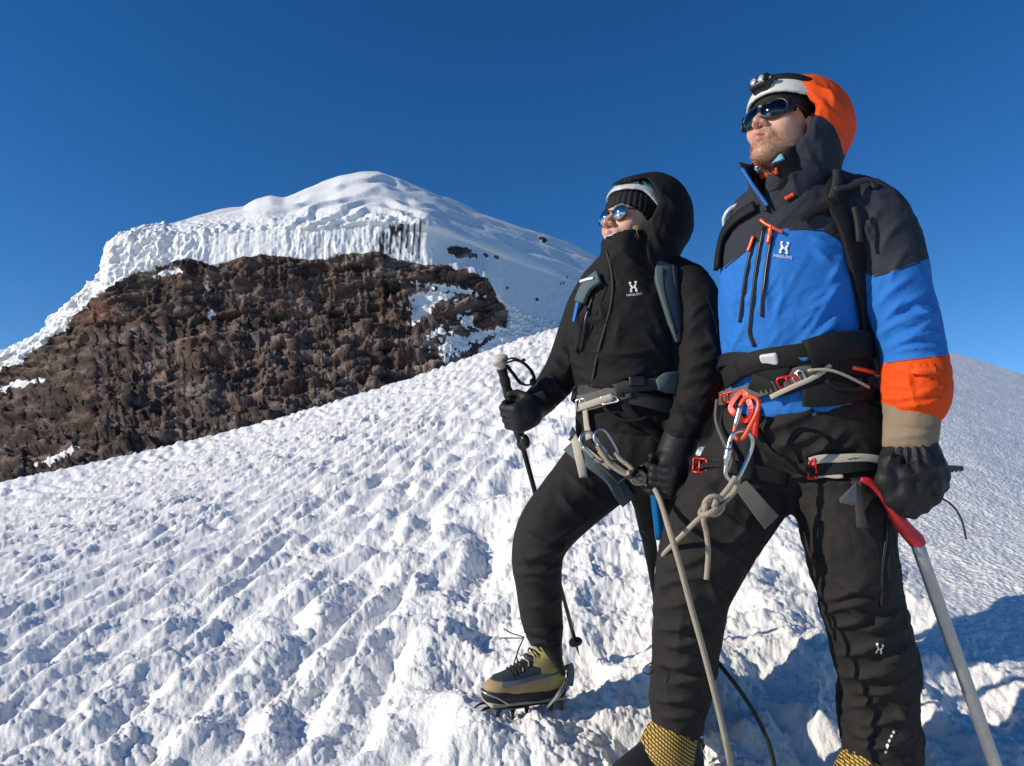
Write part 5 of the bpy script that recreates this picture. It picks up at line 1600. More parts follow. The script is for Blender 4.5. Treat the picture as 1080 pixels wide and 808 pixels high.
knot(rp1, P(750, 535, 1.705), 0.0066, 0.023, M["rope"], P(762, 527, 1.70) - P(742, 541, 1.70), (0.2, 0.3, 1.0))
sub_rope(rp1, [P(744, 538, 1.70), P(742, 549, 1.70), P(745, 562, 1.71), P(747, 582, 1.715), P(746, 600, 1.715), P(745, 611, 1.715)], 0.0062, M["rope"], "rope_tail")
sub_rope(rp1, [P(746, 540, 1.71), P(735, 549, 1.72), P(722, 562, 1.745), P(709, 575, 1.78), P(699, 587, 1.83), P(693, 605, 1.96), P(700, 640, 2.05)], 0.0062, M["rope"], "strand")
_g = hit(772, 830)
rope_obj("rope", [P(680, 500, 2.0), P(690, 515, 1.98), P(697, 530, 1.86), P(705, 556, 1.70), P(716, 592, 1.665), P(729, 640, 1.66), P(743, 690, 1.66), P(757, 745, 1.67), P(769, 800, 1.69), P(772, 830, proj(_g)[2])], 0.0070, M["rope"], "tan rope slanting down in front of the man's bent leg to the snow")
rope_obj("rope", [P(742, 676, 1.93), P(752, 692, 1.90), P(768, 712, 1.86), P(785, 735, 1.84), P(800, 760, 1.83), P(811, 785, 1.83), P(817, 812, 1.84), P(816, 836, proj(hit(816, 840))[2])], 0.0055, M["black_rope"], "dark rope curving down to the snow between the man's legs")

# ---- boots of the man
def gaiter_boot(ankle_px, d, sole, fwd, secs):
    b, W, bs, Bm = boot(man, sole, fwd, (0.02, -0.05, 1), 1.02, M["rand"], M["black_rubber"])
    S = SDF(0.004, 0.02); S.loft(secs, 0)
    g, gv, gf = sdf_obj("gaiter", S, M["gaiter"], b, 2, (), [((1, 0, 0.3), 0.09, 0.03, 3, 71)])
    return b, W, bs
mR_sole = P(706, 832, 1.86); mL_sole = P(926, 850, 1.84)
_, _, mbs = gaiter_boot((713, 762), 1.88, mR_sole, (-0.80, -0.62, 0.02), [(714, 757, 1.88, 23, 0.062), (709, 775, 1.87, 26, 0.07), (703, 792, 1.85, 29, 0.08), (700, 802, 1.84, 31, 0.085)])
gaiter_boot((928, 795), 1.84, mL_sole, (-0.60, -0.80, 0.02), [(926, 788, 1.84, 28, 0.075), (920, 806, 1.83, 30, 0.08), (915, 822, 1.82, 34, 0.085)])
for pts_, w_, m_ in (([(660, 790), (663, 797), (669, 803), (676, 808)], 0.012, simple("lime_rubber", (0.45, 0.48, 0.10), 0.5)), ([(668, 783), (675, 778), (683, 772)], 0.014, M["blue"])):
    h_ = [mbs.at(x, y, 0.004) for x, y in pts_]
    if all(q is not None for q in h_): mesh_obj("toe_welt", *ribbon(np.array([q[0] for q in h_]), np.array([q[1] for q in h_]), w_, 0.003), m_, trousers.parent)
lz = [P(690, 698, 1.80), P(682, 702, 1.79), P(678, 708, 1.79), P(684, 711, 1.79), P(689, 707, 1.80)]
mesh_obj("drawcord", *tube(smooth_path(lz, 6), 0.0016, 6)[:2], M["black_rope"], trousers)
FEET += [(mR_sole[0], mR_sole[1], mR_sole[2] - 0.012, 0.16), (mL_sole[0], mL_sole[1], mL_sole[2] - 0.012, 0.16)]
# ================================================================ the woman in black
WA = hit(560, 757)
woman = empty("person", P(690, 770, 2.25), "smiling woman in black hooded jacket holding a trekking pole, one boot forward", "person")
wo_R = frame((-math.sin(R(53)) * math.cos(R(10)), -math.cos(R(53)) * math.cos(R(10)), math.sin(R(10))), R(-2))
wo_O = P(668, 239, 2.27)
wW, wo_head, _ = build_head("body", woman, wo_O, wo_R, M["woman_skin"], False, P(676, 288, 2.29), 0.92, smile=True, h=0.0028)
glasses(woman, wW, wo_R, M["mirror_lens"], M["dark_steel"], 0.025, 0.0245, wrap=0.22, shield=False)

# knitted cap with ribs
S = SDF(0.0035, 0.02)
S.ell(wW(0, -0.008, 0.038), (0.086, 0.106, 0.092), wo_R, 0)
def beanie_cut(p):
    q = (p - wo_O) @ wo_R
    return q[..., 2] - 0.022 + 0.62 * np.maximum(0, 0.055 - q[..., 1])
S.cut(beanie_cut, 0.004)
def ribs(v, f):
    q = (v - wo_O) @ wo_R; n = normals(v, f)
    return v + n * (0.0016 * np.sin(np.arctan2(q[:, 0], q[:, 1]) * 34))[:, None]
sdf_obj("knitted_cap", S, M["black_woven"], woman, 1, post=ribs)
# climbing helmet: pale front edge and side
S = SDF(0.0038, 0.02)
S.ell(wW(0, -0.014, 0.050), (0.098, 0.118, 0.100), wo_R, 0)
S.ell(wW(0, -0.014, 0.046), (0.090, 0.110, 0.096), wo_R, 0, 's')
def helm_cut(p):
    q = (p - wo_O) @ wo_R
    return q[..., 2] - 0.076 + 0.70 * np.maximum(0, 0.05 - q[..., 1])
S.cut(helm_cut, 0.003)
wh, whv, whf = sdf_obj("helmet", S, M["grey_shell"], woman, 2)
hsurf = Surf((whv, whf))
def patch(poly, mat, name, surf, par, off=0.003):
    v = [surf.at(x, y, off) for x, y in poly]
    if any(q is None for q in v): return None
    return mesh_obj(name, np.array([q[0] for q in v]), [tuple(range(len(v)))], mat, par, smooth=False)
patch([(672.5, 195), (675.5, 190.5), (678.5, 195)], M["black_plastic"], "emblem", hsurf, wh)
patch([(680.5, 191), (684, 192.5), (685.5, 198), (681.5, 197)], simple("green_print", (0.02, 0.22, 0.13), 0.5), "emblem", hsurf, wh)
# hair strands
hp = []
rg = np.random.default_rng(3)
for i in range(9):
    a = rg.normal(0, 1.2, 2)
    hp.append(tube(smooth_path([P(671 + a[0], 238, 2.165), P(669 + a[0], 244, 2.15), P(669.5 + a[0] * 1.4, 251, 2.145), P(668.5 + a[1] * 1.6, 258 + a[1] * 2, 2.145)], 4), np.linspace(0.0016, 0.0006, 13), 5))
v, f = join_vf(*hp); mesh_obj("hair", v, f, M["hair"], woman)

# ---- jacket
W_TORSO = [(675, 276, 2.29, 34, 0.090), (672, 290, 2.285, 47, 0.110), (668, 312, 2.275, 57, 0.130), (664, 345, 2.265, 58.5, 0.138), (663, 380, 2.26, 57.5, 0.136), (664, 412, 2.26, 56.5, 0.135),
           (666, 436, 2.26, 59, 0.138), (668, 452, 2.26, 61, 0.14)]
W_ARML = [(708, 292, 2.25, 20, 0.065), (727, 305, 2.21, 25, 0.074), (736, 330, 2.18, 26, 0.074), (739.5, 362, 2.16, 24.5, 0.070), (739.5, 395, 2.135, 23.5, 0.066), (733, 425, 2.11, 21.5, 0.060), (723, 452, 2.085, 19.5, 0.056), (715, 472, 2.07, 18, 0.050)]
W_ARMR = [(640, 298, 2.33, 20, 0.065), (622, 318, 2.36, 21, 0.070), (612, 345, 2.37, 21.5, 0.068), (602, 373, 2.365, 20.5, 0.064), (591, 396, 2.345, 19.5, 0.060), (577, 414, 2.315, 17.5, 0.053), (564, 427, 2.285, 15.5, 0.046)]
S = SDF(0.006, 0.03)
S.loft(W_TORSO, 0)
S.cone(P(690, 284, 2.29), P(722, 298, 2.23), 0.055, 0.060, 0.05)
S.cone(P(660, 286, 2.30), P(632, 306, 2.34), 0.052, 0.055, 0.05)
S.loft(W_ARML, 0.024); S.loft(W_ARMR, 0.024)
S.loft([(668, 305, 2.26, 33, 0.105), (664, 285, 2.245, 28, 0.104), (660, 266, 2.235, 26.5, 0.102), (657, 253, 2.235, 24, 0.097)], 0.025)
S.loft([(659, 268, 2.24, 22.5, 0.088), (655, 243, 2.235, 22, 0.092)], 0.004, 's')
wj_strokes = [
    (612, 345, 640, 330, 4, 4, 2), (618, 330, 612, 372, 4, 6, -3), (625, 320, 618, 380, 4, 6, 4), (630, 312, 640, 345, 4, 4), (640, 373, 685, 371, 2.5, 5, 1), (612, 395, 655, 408, 4, 6, 3), (610, 410, 690, 412, 4, 6, -3), (640, 400, 680, 392, 4, 5, 2),
    (620, 360, 650, 385, 4, 4, 3), (655, 330, 648, 370, 5, 3), (680, 350, 705, 380, 4, 4, 2), (690, 330, 700, 360, 4, 4), (670, 300, 690, 315, 4, 3), (650, 265, 640, 300, 3, 4, 2), (655, 262, 690, 290, 4, 5, 4), (645, 280, 655, 300, 3, 3),
    # left sleeve
    (719, 398, 757, 380, 4, 5, -4), (722, 376, 752, 366, 5, 4, -5), (716, 412, 744, 400, 3.6, 6, -3), (738, 418, 752, 402, 3, 4, 2), (708, 434, 733, 436, 3.6, 5, -2), (724, 362, 742, 335, 5, 4, -3), (703, 456, 722, 462, 3.2, 5), (725, 345, 745, 318, 4, 4, -3), (746, 345, 760, 376, 4, 4, 2), (728, 440, 742, 450, 2.6, 4), (712, 422, 722, 446, 3, 3),
    # right sleeve
    (592, 366, 618, 388, 4, 5, 3), (584, 380, 606, 396, 4, 5, 3), (580, 395, 602, 415, 3.2, 5, 4), (600, 345, 615, 362, 4, 4, 3), (568, 405, 584, 430, 3, 4, 2), (605, 325, 628, 338, 4, 4, 2), (575, 398, 586, 412, 3, 4, 2), (596, 398, 612, 372, 4, 4, -3)]
wjacket, wjv, wjf = sdf_obj("jacket", S, M["black_shell"], woman, 2, wj_strokes, [((0.6, -0.2, 0.6), 0.20, 0.045, 3.0, 83), ((0.8, -0.1, 0.35), 0.12, 0.020, 1.8, 84)])
# ---- hood
S = SDF(0.0046, 0.03)
whc = P(690, 227, 2.30)
wRh = frame((-0.8, -0.55, 0.10))
S.ell(whc, (0.113, 0.128, 0.133), wRh, 0)
S.loft([(691, 238, 2.285, 37, 0.135), (687, 258, 2.28, 32, 0.128), (680, 278, 2.27, 32, 0.118), (674, 300, 2.265, 36, 0.115)], 0.03)
S.ell(wW(0, -0.014, 0.050), (0.107, 0.127, 0.110), wo_R, 0.02)
S.ell(whc, (0.106, 0.121, 0.126), wRh, 0.003, 's')
S.ell(wW(0, -0.014, 0.050), (0.1005, 0.1205, 0.1035), wo_R, 0.003, 's')
S.loft([(682, 238, 2.30, 34, 0.122), (678, 258, 2.29, 28, 0.114), (672, 278, 2.28, 27, 0.102), (668, 296, 2.275, 26, 0.095)], 0.01, 's')
def whood_cut(p):
    x, y, d = proj(p)
    e = np.interp(y, [170, 182, 187, 193, 201, 210, 217, 226, 235, 247, 256, 268, 290], [668, 677, 681, 685.5, 688.5, 689, 687.5, 683, 677, 669, 660, 652, 650])
    ln = np.interp(x, [630, 640, 648, 663, 678, 684, 700], [200, 198, 195, 192.5, 189, 189, 189])
    return -np.minimum((e - 32 * np.clip((d - 2.22) / 0.22, -0.2, 1.4)) - x, y - ln) * 0.0028
S.cut(whood_cut, 0.003)
whood, whdv, whdf = sdf_obj("hood", S, M["black_shell"], woman, 2, [(690, 200, 715, 225, 4, 3, -3), (690, 245, 705, 270, 4, 4, 3), (682, 250, 690, 285, 4, 4, 2), (672, 252, 668, 290, 4, 4, 3), (700, 240, 712, 262, 4, 3)], [((0.2, 0.1, 1), 0.10, 0.035, 2.5, 15)])
w_surf = Surf((wjv, wjf), (whdv, whdf))
wj_s = Surf((wjv, wjf))
strip_on("zip", w_surf, [(640, 264), (646, 290), (645, 320), (634, 360), (626, 395), (624, 420)], 0.006, M["dark_grey"], wjacket)
strip_on("zip", wj_s, [(626, 312), (617, 340), (613, 370)], 0.008, M["black_plastic"], wjacket, 0.003)
m_seam = simple("dark_seam", (0.006, 0.006, 0.007), 0.8)
for pts_ in ([(721, 302), (715, 325), (714, 358)], [(640, 302), (631, 325), (622, 350)], [(608, 437), (640, 446), (690, 444)], [(745, 312), (756, 345), (757, 390), (748, 430)]):
    strip_on("seam", wj_s, pts_, 0.0035, m_seam, wjacket, 0.001, 0.0015)
e = emblem(w_surf, 668, 303, 9.5, -0.12); mesh_obj("emblem", e[0], e[1], M["white_print"], wjacket, smooth=False)

# ---- trousers
S = SDF(0.006, 0.03)
S.loft([(667, 432, 2.26, 56, 0.128), (668, 455, 2.26, 60, 0.138), (669, 478, 2.255, 61, 0.138), (670, 495, 2.255, 58, 0.13)], 0)
W_LEGR = [(652, 478, 2.25, 44, 0.125), (627, 502, 2.22, 40, 0.110), (600, 530, 2.17, 35, 0.097), (577, 557, 2.12, 31.5, 0.087), (567, 583, 2.10, 27.5, 0.080), (568, 615, 2.11, 24.5, 0.074), (571, 650, 2.13, 22, 0.067), (573.5, 660, 2.14, 20.5, 0.064), (574, 669, 2.14, 19.5, 0.062)]
W_LEGL = [(690, 480, 2.27, 40, 0.122), (703, 530, 2.28, 35, 0.110), (711, 580, 2.30, 31, 0.10), (717, 640, 2.27, 27, 0.09), (720, 700, 2.22, 23, 0.078), (721, 745, 2.18, 21, 0.07)]
S.loft(W_LEGR, 0.025); S.loft(W_LEGL, 0.025)
wt_strokes = [(548, 590, 592, 575, 3.6, 6, 3), (545, 605, 590, 596, 3.6, 6, 2), (552, 560, 590, 578, 4, 5, 3), (575, 575, 620, 545, 4, 5, 2), (580, 590, 596, 570, 3.5, 5), (600, 500, 640, 530, 5, 4, 3), (620, 490, 655, 515, 5, 5, 3), (590, 520, 618, 552, 5, 4, 2), (630, 480, 670, 495, 4, 5, 2),
              (556, 640, 590, 630, 4, 4, 2), (556, 668, 592, 662, 3.2, 5, 1), (556, 680, 592, 676, 3, 5, -1), (660, 505, 690, 520, 4, 5), (675, 560, 700, 550, 4, 5), (680, 545, 712, 530, 4, 4), (543, 575, 560, 600, 4, 3), (550, 615, 585, 612, 4, 4, -2)]
wtrous, wtv, wtf = sdf_obj("trousers", S, M["black_trousers"], woman, 2, wt_strokes, [((0.3, 0.1, 1.0), 0.22, 0.05, 2.5, 87)])
all_wo = Surf((wjv, wjf), (wtv, wtf))
_t = SDF(0.009, 0.03); _t.loft(W_TORSO, 0, grow=0.004); _t.loft([(667, 432, 2.26, 56, 0.128), (668, 455, 2.26, 60, 0.138), (669, 478, 2.255, 61, 0.138), (670, 495, 2.255, 58, 0.13)], 0.02)
_t.cone(P(690, 284, 2.29), P(722, 298, 2.23), 0.055, 0.060, 0.05); _t.cone(P(660, 286, 2.30), P(632, 306, 2.34), 0.052, 0.055, 0.05)
wtrunk = Surf(_t.mesh(2))
strip_on("cuff", Surf((wtv, wtf)), [(554, 664), (572, 667), (592, 664)], 0.020, M["black_woven"], wtrous, 0.003, 0.003)

# ---- boots: the forward boot in full view, the other behind the man's leg
wb_sole = hit(566, 751)
bfwd = np.array((-0.27, -0.13, -0.02))
oz_m = zone_fabric("olive_upper_leather", [(0.36, 0.32, 0.11), (0.36, 0.27, 0.13), (0.030, 0.042, 0.055)], ["tan", "dark"], rough=0.65, weave=350)
bo, bW, bS, bB = boot(woman, wb_sole + np.array((0, 0, 0.028)), bfwd, (0.06, -0.10, 1.0), 0.92, oz_m, M["rand"])
bl_ = Surf((np.array([v.co for v in bo.data.vertices]), np.array([tuple(p.vertices) for p in bo.data.polygons if len(p.vertices) == 4])))
# black inner gaiter closing round the trouser leg, tan toe panel, blue-grey rim, laces
S = SDF(0.004, 0.02)
S.loft([(578, 664, 2.135, 16, 0.058), (582, 680, 2.13, 11, 0.050), (587, 694, 2.135, 6, 0.04), (592, 706, 2.15, 4, 0.03)], 0)
sdf_obj("inner_gaiter", S, M["black_woven"], bo, 1, (), [((1, 0, 0.3), 0.08, 0.02, 3, 91)])
def bpath(name, pts, w, mat, off=0.003, th=0.003, closed=False):
    """strap over the boot from local points, outward = away from the boot's middle line"""
    p = smooth_path([bW(*q) for q in pts], 6)
    nn = []
    for x in p:
        q = (x - np.asarray(bW(0, 0, 0))) @ bB
        o_ = np.array((q[0], 0.3 * max(0, q[1] - 0.12), max(0.0, q[2] - 0.06) * 0.8)); nn.append(bB @ (o_ / (np.linalg.norm(o_) + 1e-6)))
    return mesh_obj(name, *ribbon(p, np.array(nn), w, th), mat, bo, smooth=False)
near = -1 if (bB[:, 0] @ np.array((0, -1, 0))) < 0 else 1      # side of the boot that faces the camera
for s_ in (near, -near):
    bpath("rim", [(s_ * 0.034, 0.150, 0.084), (s_ * 0.046, 0.10, 0.090), (s_ * 0.047, 0.04, 0.098), (s_ * 0.046, -0.03, 0.106), (s_ * 0.030, -0.095, 0.118)], 0.013, M["boot_blue"], th=0.008)
    bpath("ankle_cuff", [(s_ * 0.030, 0.030, 0.150), (s_ * 0.046, 0.010, 0.150), (s_ * 0.050, -0.025, 0.145), (s_ * 0.042, -0.065, 0.135)], 0.05, M["olive"], th=0.004)
lc = []
for i in range(8):
    y0, z0 = 0.105 - i * 0.013, 0.112 + i * 0.0055 + max(0, i - 4) * 0.012
    lc.append(tube(smooth_path([bW(-0.030, y0, z0 - 0.008), bW(0, y0 + 0.012, z0 + 0.012), bW(0.030, y0 - 0.012, z0 - 0.004)], 4), 0.0022, 6))
    lc.append(tube(smooth_path([bW(0.030, y0, z0 - 0.008), bW(0, y0 + 0.010, z0 + 0.012), bW(-0.030, y0 - 0.012, z0 - 0.004)], 4), 0.0022, 6))
laces_vf = lc; lc = []
for q in ([(553, 672), (540, 668), (531, 663)], [(553, 673), (541, 673), (527, 673)], [(552, 674), (547, 685), (542, 700), (541, 710)], [(552, 674), (545, 690), (548, 706)]):
    lc.append(tube(smooth_path([P(x, y, 2.06) for x, y in q], 5), 0.0018, 6))
for l_ in lc: mesh_obj("lace_end", l_[0], l_[1], M["black_rope"], bo)
v, f = join_vf(*laces_vf); mesh_obj("laces", v, f, M["black_rope"], bo)
lc = [tube(smooth_path([bW(near * 0.030, 0.075 - i * 0.02, 0.118 + i * 0.014), bW(near * 0.02, 0.07 - i * 0.02, 0.128 + i * 0.016), bW(0, 0.075 - i * 0.02, 0.130 + i * 0.016)], 4), 0.002, 6) for i in range(4)]
v, f = join_vf(*lc); mesh_obj("laces", v, f, M["pale_woven"], bo)
bpath("crampon_strap", [(near * 0.046, -0.075, 0.078), (near * 0.058, -0.045, 0.045), (near * 0.060, -0.012, 0.012), (near * 0.056, 0.000, -0.004)], 0.009, M["steel"], th=0.004)
bpath("heel_lever", [(near * 0.018, -0.112, 0.050), (near * 0.016, -0.116, 0.085), (near * 0.014, -0.112, 0.120)], 0.024, M["boot_blue"], th=0.008)
FEET.append((wb_sole[0] + bfwd[0] * 0.2, wb_sole[1] + bfwd[1] * 0.2, wb_sole[2] + 0.020, 0.15))
wl_sole = hit(726, 776)
boot(woman, wl_sole, (-0.25, -0.95, 0.0), (0, 0, 1), 0.97, oz_m, M["rand"])
FEET.append((wl_sole[0], wl_sole[1], wl_sole[2] - 0.012, 0.15))

# ---- trekking pole in her right hand
PT = hit(612, 690)
pole_top = P(527, 381, 2.23); pole_hand = P(546, 436, 2.235)
pb = P(607, 677, proj(PT)[2])
pole = empty("trekking_pole", PT, "black trekking pole with pale knob and wrist strap in the raised glove", "trekking pole")
pd = pb - pole_top; pd_l = np.linalg.norm(pd); pd /= pd_l
mesh_obj("shaft", *tube(np.linspace(pole_top + pd * 0.2, pb, 8), np.linspace(0.0088, 0.0066, 8), 12)[:2], M["black_plastic"], pole)
mesh_obj("tip", *tube(np.linspace(pb - pd * 0.02, pb + pd * 0.06, 4), [0.006, 0.0055, 0.004, 0.0015], 8)[:2], M["dark_steel"], pole)
gk = np.linspace(pole_top + pd * 0.012, pole_top + pd * 0.30, 24)
gr_ = 0.0155 + 0.0018 * np.sin(np.linspace(0, 42, 24)); gr_[-1] = 0.010
mesh_obj("grip", *tube(gk, gr_, 14)[:2], M["black_rubber"], pole)
mesh_obj("collar", *tube(np.linspace(pole_top + pd * 0.135, pole_top + pd * 0.155, 4), [0.016, 0.019, 0.019, 0.016], 14)[:2], M["cork"], pole)
S = SDF(0.003, 0.012)
S.ell(pole_top + np.array((0, 0, 0.004)), (0.024, 0.022, 0.017), np.stack((np.cross(pd, (0, 1, 0)), np.cross(pd, np.cross(pd, (0, 1, 0))), pd), 1), 0)
S.cone(pole_top + pd * 0.01, pole_top + pd * 0.03, 0.018, 0.0155, 0.006)
kn, _, _ = sdf_obj("knob", S, M["cork"], pole, 1)
S = SDF(0.003, 0.012); S.ell(pole_top - pd * 0.011, (0.019, 0.018, 0.006), np.stack((np.cross(pd, (0, 1, 0)), np.cross(pd, np.cross(pd, (0, 1, 0))), pd), 1), 0)
sdf_obj("knob_cap", S, M["dark_grey"], kn, 1)
sl = smooth_path([P(531, 381, 2.21), P(541, 378, 2.20), P(552, 383, 2.19), P(560, 391, 2.185), P(563, 399, 2.185), P(558, 406, 2.19), P(549, 404, 2.20), P(541, 394, 2.205), P(534, 385, 2.21)], 6)
mesh_obj("wrist_strap", *ribbon(sl, np.array((0.5, -0.45, 0.75)), 0.020, 0.003), M["black_woven"], pole, smooth=False)
mesh_obj("wrist_strap", *ribbon(smooth_path([P(534, 383, 2.205), P(543, 380, 2.195), P(549, 381, 2.19), P(554, 379, 2.19)], 5), np.array((0.1, -0.45, 0.9)), 0.018, 0.003), M["black_woven"], pole, smooth=False)
lk = np.linspace(pole_hand + pd * 0.075, pole_hand + pd * 0.115, 5)
mesh_obj("clamp", *tube(lk, [0.010, 0.014, 0.015, 0.014, 0.010], 10)[:2], M["black_plastic"], pole)
bc = pb + pd * 0.0
tt = np.linspace(0, 2 * np.pi, 26, endpoint=False); bu = np.cross(pd, (0, 1, 0)); bu /= np.linalg.norm(bu); bw_ = np.cross(pd, bu)
bv_ = np.concatenate([[bc - pd * 0.004], [bc + (bu * math.cos(a) + bw_ * math.sin(a)) * 0.024 + pd * 0.003 for a in tt], [bc + (bu * math.cos(a) + bw_ * math.sin(a)) * 0.024 - pd * 0.002 for a in tt], [bc + pd * 0.002]])
bfc = []
for i in range(26):
    j = (i + 1) % 26; bfc += [(0, 27 + j, 27 + i), (27 + i, 27 + j, 1 + j, 1 + i), (53, 1 + i, 1 + j)]
mesh_obj("basket", bv_, bfc, M["black_plastic"], pole, smooth=False)

# ---- gloves
ops, pt = fist(P(546, 434, 2.235), -pd, (0.35, -0.85, 0.25), 0.017, 1.0, sgn=-1)
ops.append(("cone", (pt(5, 0.045, -0.005), P(566, 428, 2.285), 0.034, 0.040, 0.03)))
ops.append(("cone", (P(560, 430, 2.28), P(571, 421, 2.30), 0.046, 0.050, 0.006)))
glove("glove", woman, ops, M["glove"])
BA0 = P(690, 508, 2.02); BA1 = P(701, 602, 2.06)
bd = BA1 - BA0; bd /= np.linalg.norm(bd)
ops, pt = fist(P(695, 503, 2.015), -bd + np.array((0.25, 0, 0)), (0.85, -0.45, 0.15), 0.018, 1.0, sgn=-1)
ops.append(("cone", (pt(5, 0.042, 0.02), P(714, 474, 2.065), 0.034, 0.040, 0.03)))
ops.append(("cone", (P(712, 478, 2.06), P(717, 466, 2.07), 0.050, 0.052, 0.006)))
g2, g2v, g2f = glove("glove", woman, ops, M["glove"])
patch([(727, 487), (728.3, 486.7), (729.5, 489.5), (730.5, 486.2), (731.8, 486), (730.3, 491), (729, 491.2), (728, 488.6), (727.2, 491.5), (726, 491.6)], M["white_print"], "emblem", Surf((g2v, g2f), (wjv, wjf)), g2, 0.003)

# ---- her ice axe: blue shaft under the glove
axe2 = empty("ice_axe", hit(712, 760), "ice axe with blue and white shaft hanging from the black gloved hand", "ice axe")
mesh_obj("shaft", *oval_tube(np.linspace(BA0 - bd * 0.03, BA0 + bd * (np.linalg.norm(BA1 - BA0) - 0.095), 8), 0.0155, 0.011, side_), M["blue_alu"], axe2)
lo_ = np.linspace(BA0 + bd * (np.linalg.norm(BA1 - BA0) - 0.11), BA1 + bd * 0.10, 6)
mesh_obj("shaft_end", *oval_tube(lo_, 0.0135, 0.0095, side_), simple("white_shaft_paint", (0.66, 0.67, 0.68), 0.4, 0.2), axe2)
mesh_obj("spike", *oval_tube(np.linspace(BA1 + bd * 0.08, BA1 + bd * 0.20, 6), np.linspace(0.013, 0.002, 6), np.linspace(0.0095, 0.002, 6), side_), M["dark_steel"], axe2)
hb = BA0 - bd * 0.035
mesh_obj("pick", *plate([hb + np.array(q) for q in [(-0.03, 0.0, 0.012), (0.02, 0.02, 0.014), (0.08, 0.10, 0.004), (0.12, 0.16, -0.02), (0.08, 0.11, -0.012), (0.02, 0.02, -0.012), (-0.03, 0.0, -0.012)]], 0.006, (0.8, -0.6, 0)), M["dark_steel"], axe2, smooth=False)
mesh_obj("adze", *plate([hb + np.array(q) for q in [(-0.02, 0, 0.008), (-0.05, -0.03, 0.004), (-0.075, -0.045, -0.02), (-0.07, -0.05, -0.028), (-0.05, -0.03, -0.012), (-0.02, 0, -0.006)]], 0.02, (0.5, -0.8, 0.2)), M["dark_steel"], axe2, smooth=False)

# ---- harness
hp_, hn_ = wtrunk.ring(P(665, 428, 2.26), (0.22, 0.0, 1.0), 0.006)
wharn = mesh_obj("harness", *ribbon(hp_, hn_, 0.040, 0.005, True), M["dark_grey"], woman, smooth=False)
def on_wo(name, pts, w, mat, off=0.008, th=0.003, par=None, sm=5): return strip_on(name, wtrunk if max(p[1] for p in pts) < 455 else all_wo, pts, w, mat, par or wharn, off, th, sm)
on_wo("waist_belt", [(612, 426), (624, 424), (640, 419), (652, 414), (664, 410)], 0.050, M["grey_woven"], 0.013, 0.005)
on_wo("waist_belt", [(616, 430), (632, 424), (648, 418)], 0.020, M["pale_woven"], 0.018, 0.004)
buckle(wharn, all_wo, 645, 420, 15, 11, -0.3, M["steel"], 0.022)
buckle(wharn, all_wo, 618, 427, 9, 11, -0.2, M["steel"], 0.02)
on_wo("tie_in_strap", [(621, 425), (622, 440), (623, 452), (624, 466)], 0.020, M["pale_woven"], 0.016, 0.004)
on_wo("strap_tail", [(608, 456), (611, 475), (613, 492), (614, 507)], 0.024, M["pale_woven"], 0.016, 0.004)
on_wo("riser", [(654, 412), (660, 428), (670, 442), (684, 452), (696, 466)], 0.024, M["black_woven"], 0.014, 0.004)
on_wo("leg_loop", [(604, 472), (622, 488), (640, 500), (652, 516), (664, 530)], 0.050, M["teal_grey"], 0.010, 0.008)
on_wo("leg_loop", [(606, 466), (625, 481), (645, 492)], 0.014, M["pale_woven"], 0.018, 0.004)
on_wo("leg_loop", [(625, 490), (642, 502), (655, 520)], 0.010, M["grey_woven"], 0.017, 0.004)
on_wo("gear_loop", [(640, 430), (650, 440), (665, 445), (682, 440)], 0.009, M["black_woven"], 0.02, 0.006)

# ---- backpack
wpack = empty("backpack", P(712, 430, 2.44), "grey teal backpack worn by the woman in black", "backpack")
Sb = SDF(0.009, 0.03)
Sb.loft([(704, 300, 2.42, 40, 0.08), (708, 325, 2.45, 47, 0.11), (712, 375, 2.46, 48, 0.12), (716, 425, 2.44, 46, 0.11), (714, 452, 2.41, 38, 0.08)], 0, pw=3)
sdf_obj("pack_body", Sb, M["dark_grey"], wpack, 2)
def on_wp(name, pts, w, mat, off=0.008, th=0.004, par=None, sm=6): return strip_on(name, wtrunk, pts, w, mat, par or wpack, off, th, sm)
on_wp("shoulder_strap", [(702, 281), (700, 290), (702, 305), (706, 325), (710, 345), (713, 360)], np.interp(np.linspace(0, 1, 26), [0, 0.3, 1], [0.062, 0.070, 0.030]), M["teal_grey"], 0.010, 0.012)
on_wp("strap_edge", [(696, 287), (696, 305), (702, 330), (708, 352)], 0.008, M["dark_grey"], 0.020, 0.005)
on_wp("strap_edge", [(708, 284), (709, 300), (711, 325), (713, 345)], 0.007, M["dark_grey"], 0.020, 0.005)
on_wp("shoulder_strap", [(634, 294), (625, 300), (619, 309), (615, 320)], 0.046, M["teal_grey"], 0.012, 0.010)
on_wp("strap_band", [(618, 300), (624, 298), (630, 297)], 0.008, M["white_print"], 0.022, 0.004)
on_wp("strap_band", [(613, 320), (611, 330), (609, 340)], 0.016, M["blue"], 0.012, 0.004)
on_wp("strap_band", [(622, 325), (614, 345), (611, 372)], 0.014, M["black_woven"], 0.012, 0.004)
wall = all_wo
def on_wh(name, pts, w, mat, off, th): return strip_on(name, wtrunk, pts, w, mat, wpack, off, th, 6)
on_wh("hip_belt", [(650, 411), (668, 407), (690, 405), (712, 401), (726, 398)], 0.034, M["dark_grey"], 0.014, 0.007)
on_wh("hip_belt", [(690, 406), (700, 404), (712, 404), (722, 404)], np.interp(np.linspace(0, 1, 16), [0, 0.3, 1], [0.03, 0.06, 0.07]), M["teal_grey"], 0.018, 0.012)
S = SDF(0.003, 0.012); q_, n_ = all_wo.at(670, 407, 0.022); S.box(q_, (0.024, 0.008, 0.015), frame(-n_ * np.array((1, 1, 0)) + np.array((0, 1e-3, 0))), 0.004, 0)
sdf_obj("belt_buckle", S, M["black_plastic"], wpack, 1)

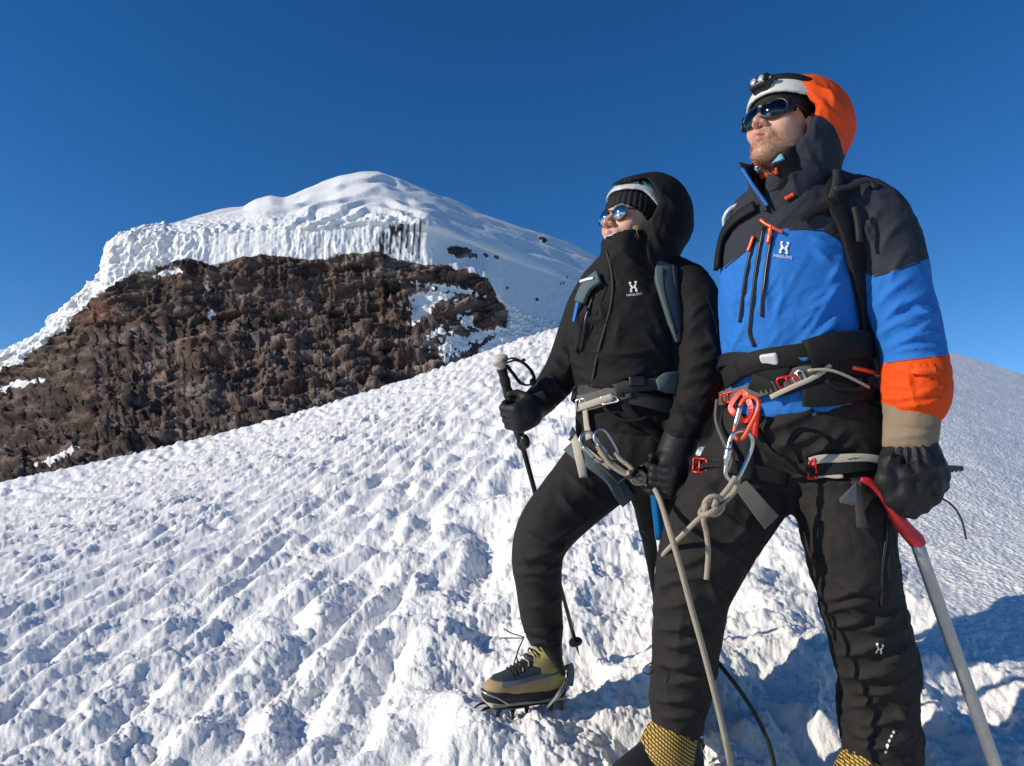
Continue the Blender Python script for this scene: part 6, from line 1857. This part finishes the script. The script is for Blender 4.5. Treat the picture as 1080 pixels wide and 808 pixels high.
# ---- her carabiners and rope
carabiner("carabiner", P(626, 472, 2.055), P(617, 461, 2.05) - P(636, 486, 2.05), (0.35, -0.9, 0.1), 0.095, 0.05, 0.0045, M["steel"], "silver carabiner, left one of two at the black clad woman's waist")
carabiner("carabiner", P(640, 469, 2.05), P(632, 459, 2.05) - P(648, 480, 2.05), (0.3, -0.9, 0.2), 0.090, 0.046, 0.0045, M["steel"], "silver screwgate carabiner, right one of two at the black clad woman's waist", M["grey_shell"])
wr = rope_obj("rope", [P(632, 476, 2.04), P(640, 485, 2.03), P(650, 492, 2.02), P(662, 500, 2.01), P(672, 505, 2.0), P(684, 512, 1.99), P(694, 520, 1.98)], 0.0066, M["rope"], "pale rope knotted at the harness of the woman in black")
sub_rope(wr, [P(648, 478, 2.04), P(655, 485, 2.03), P(664, 492, 2.02), P(670, 499, 2.01)], 0.0066, M["rope"])
sub_rope(wr, [P(630, 470, 2.03), P(642, 488, 2.02), P(655, 498, 2.01), P(668, 504, 2.0)], 0.0066, M["rope"])
knot(wr, P(671, 503, 1.99), 0.0062, 0.019, M["rope"], P(680, 507, 2.0) - P(664, 499, 2.0), (0.1, 0.2, 1.0))
sub_rope(wr, [P(668, 498, 1.99), P(660, 504, 1.99), P(652, 510, 1.99)], 0.003, M["black_rope"])

# ================================================================ far climbers on the snow slope
m_far = simple("dark_clothing", (0.02, 0.02, 0.025), 0.8)
def far_climber(px, py, d, lab):
    b = P(px, py, d); h = 1.78
    S = SDF(0.05, 0.12)
    for s_ in (-1, 1):
        S.chain([b + np.array((s_ * 0.16, 0.05 * s_, 0)), b + np.array((s_ * 0.13, 0.1, 0.45)), b + np.array((s_ * 0.09, 0, 0.9))], [0.09, 0.10, 0.13], 0.05)
        S.chain([b + np.array((s_ * 0.20, 0, 1.42)), b + np.array((s_ * 0.30, 0.05, 1.15)), b + np.array((s_ * 0.30, 0.2, 0.95))], [0.09, 0.08, 0.07], 0.05)
    S.chain([b + np.array((0, 0, 0.92)), b + np.array((0, 0.03, 1.40))], [0.19, 0.21], 0.06)
    S.ell(b + np.array((0, 0.04, 1.68)), (0.12, 0.13, 0.15), None, 0.05)
    S.box(b + np.array((0, -0.2, 1.25)), (0.16, 0.13, 0.27), None, 0.08, 0.05)
    v, f = S.mesh(1)
    o = mesh_obj("person", v - b, f, m_far); o.location = tuple(b)
    tag(o, lab, "person", "climbers on the far slope")
far_climber(598.5, 294, far_depth(598, 294), "tiny dark climber standing highest on the far shaded snow slope")
far_climber(594.5, 300, far_depth(594, 300), "tiny dark climber in the middle of three on the far slope")
far_climber(591.5, 301, far_depth(591, 301), "tiny dark climber lowest and leftmost of three on the far slope")
make_snow(M_SNOW)
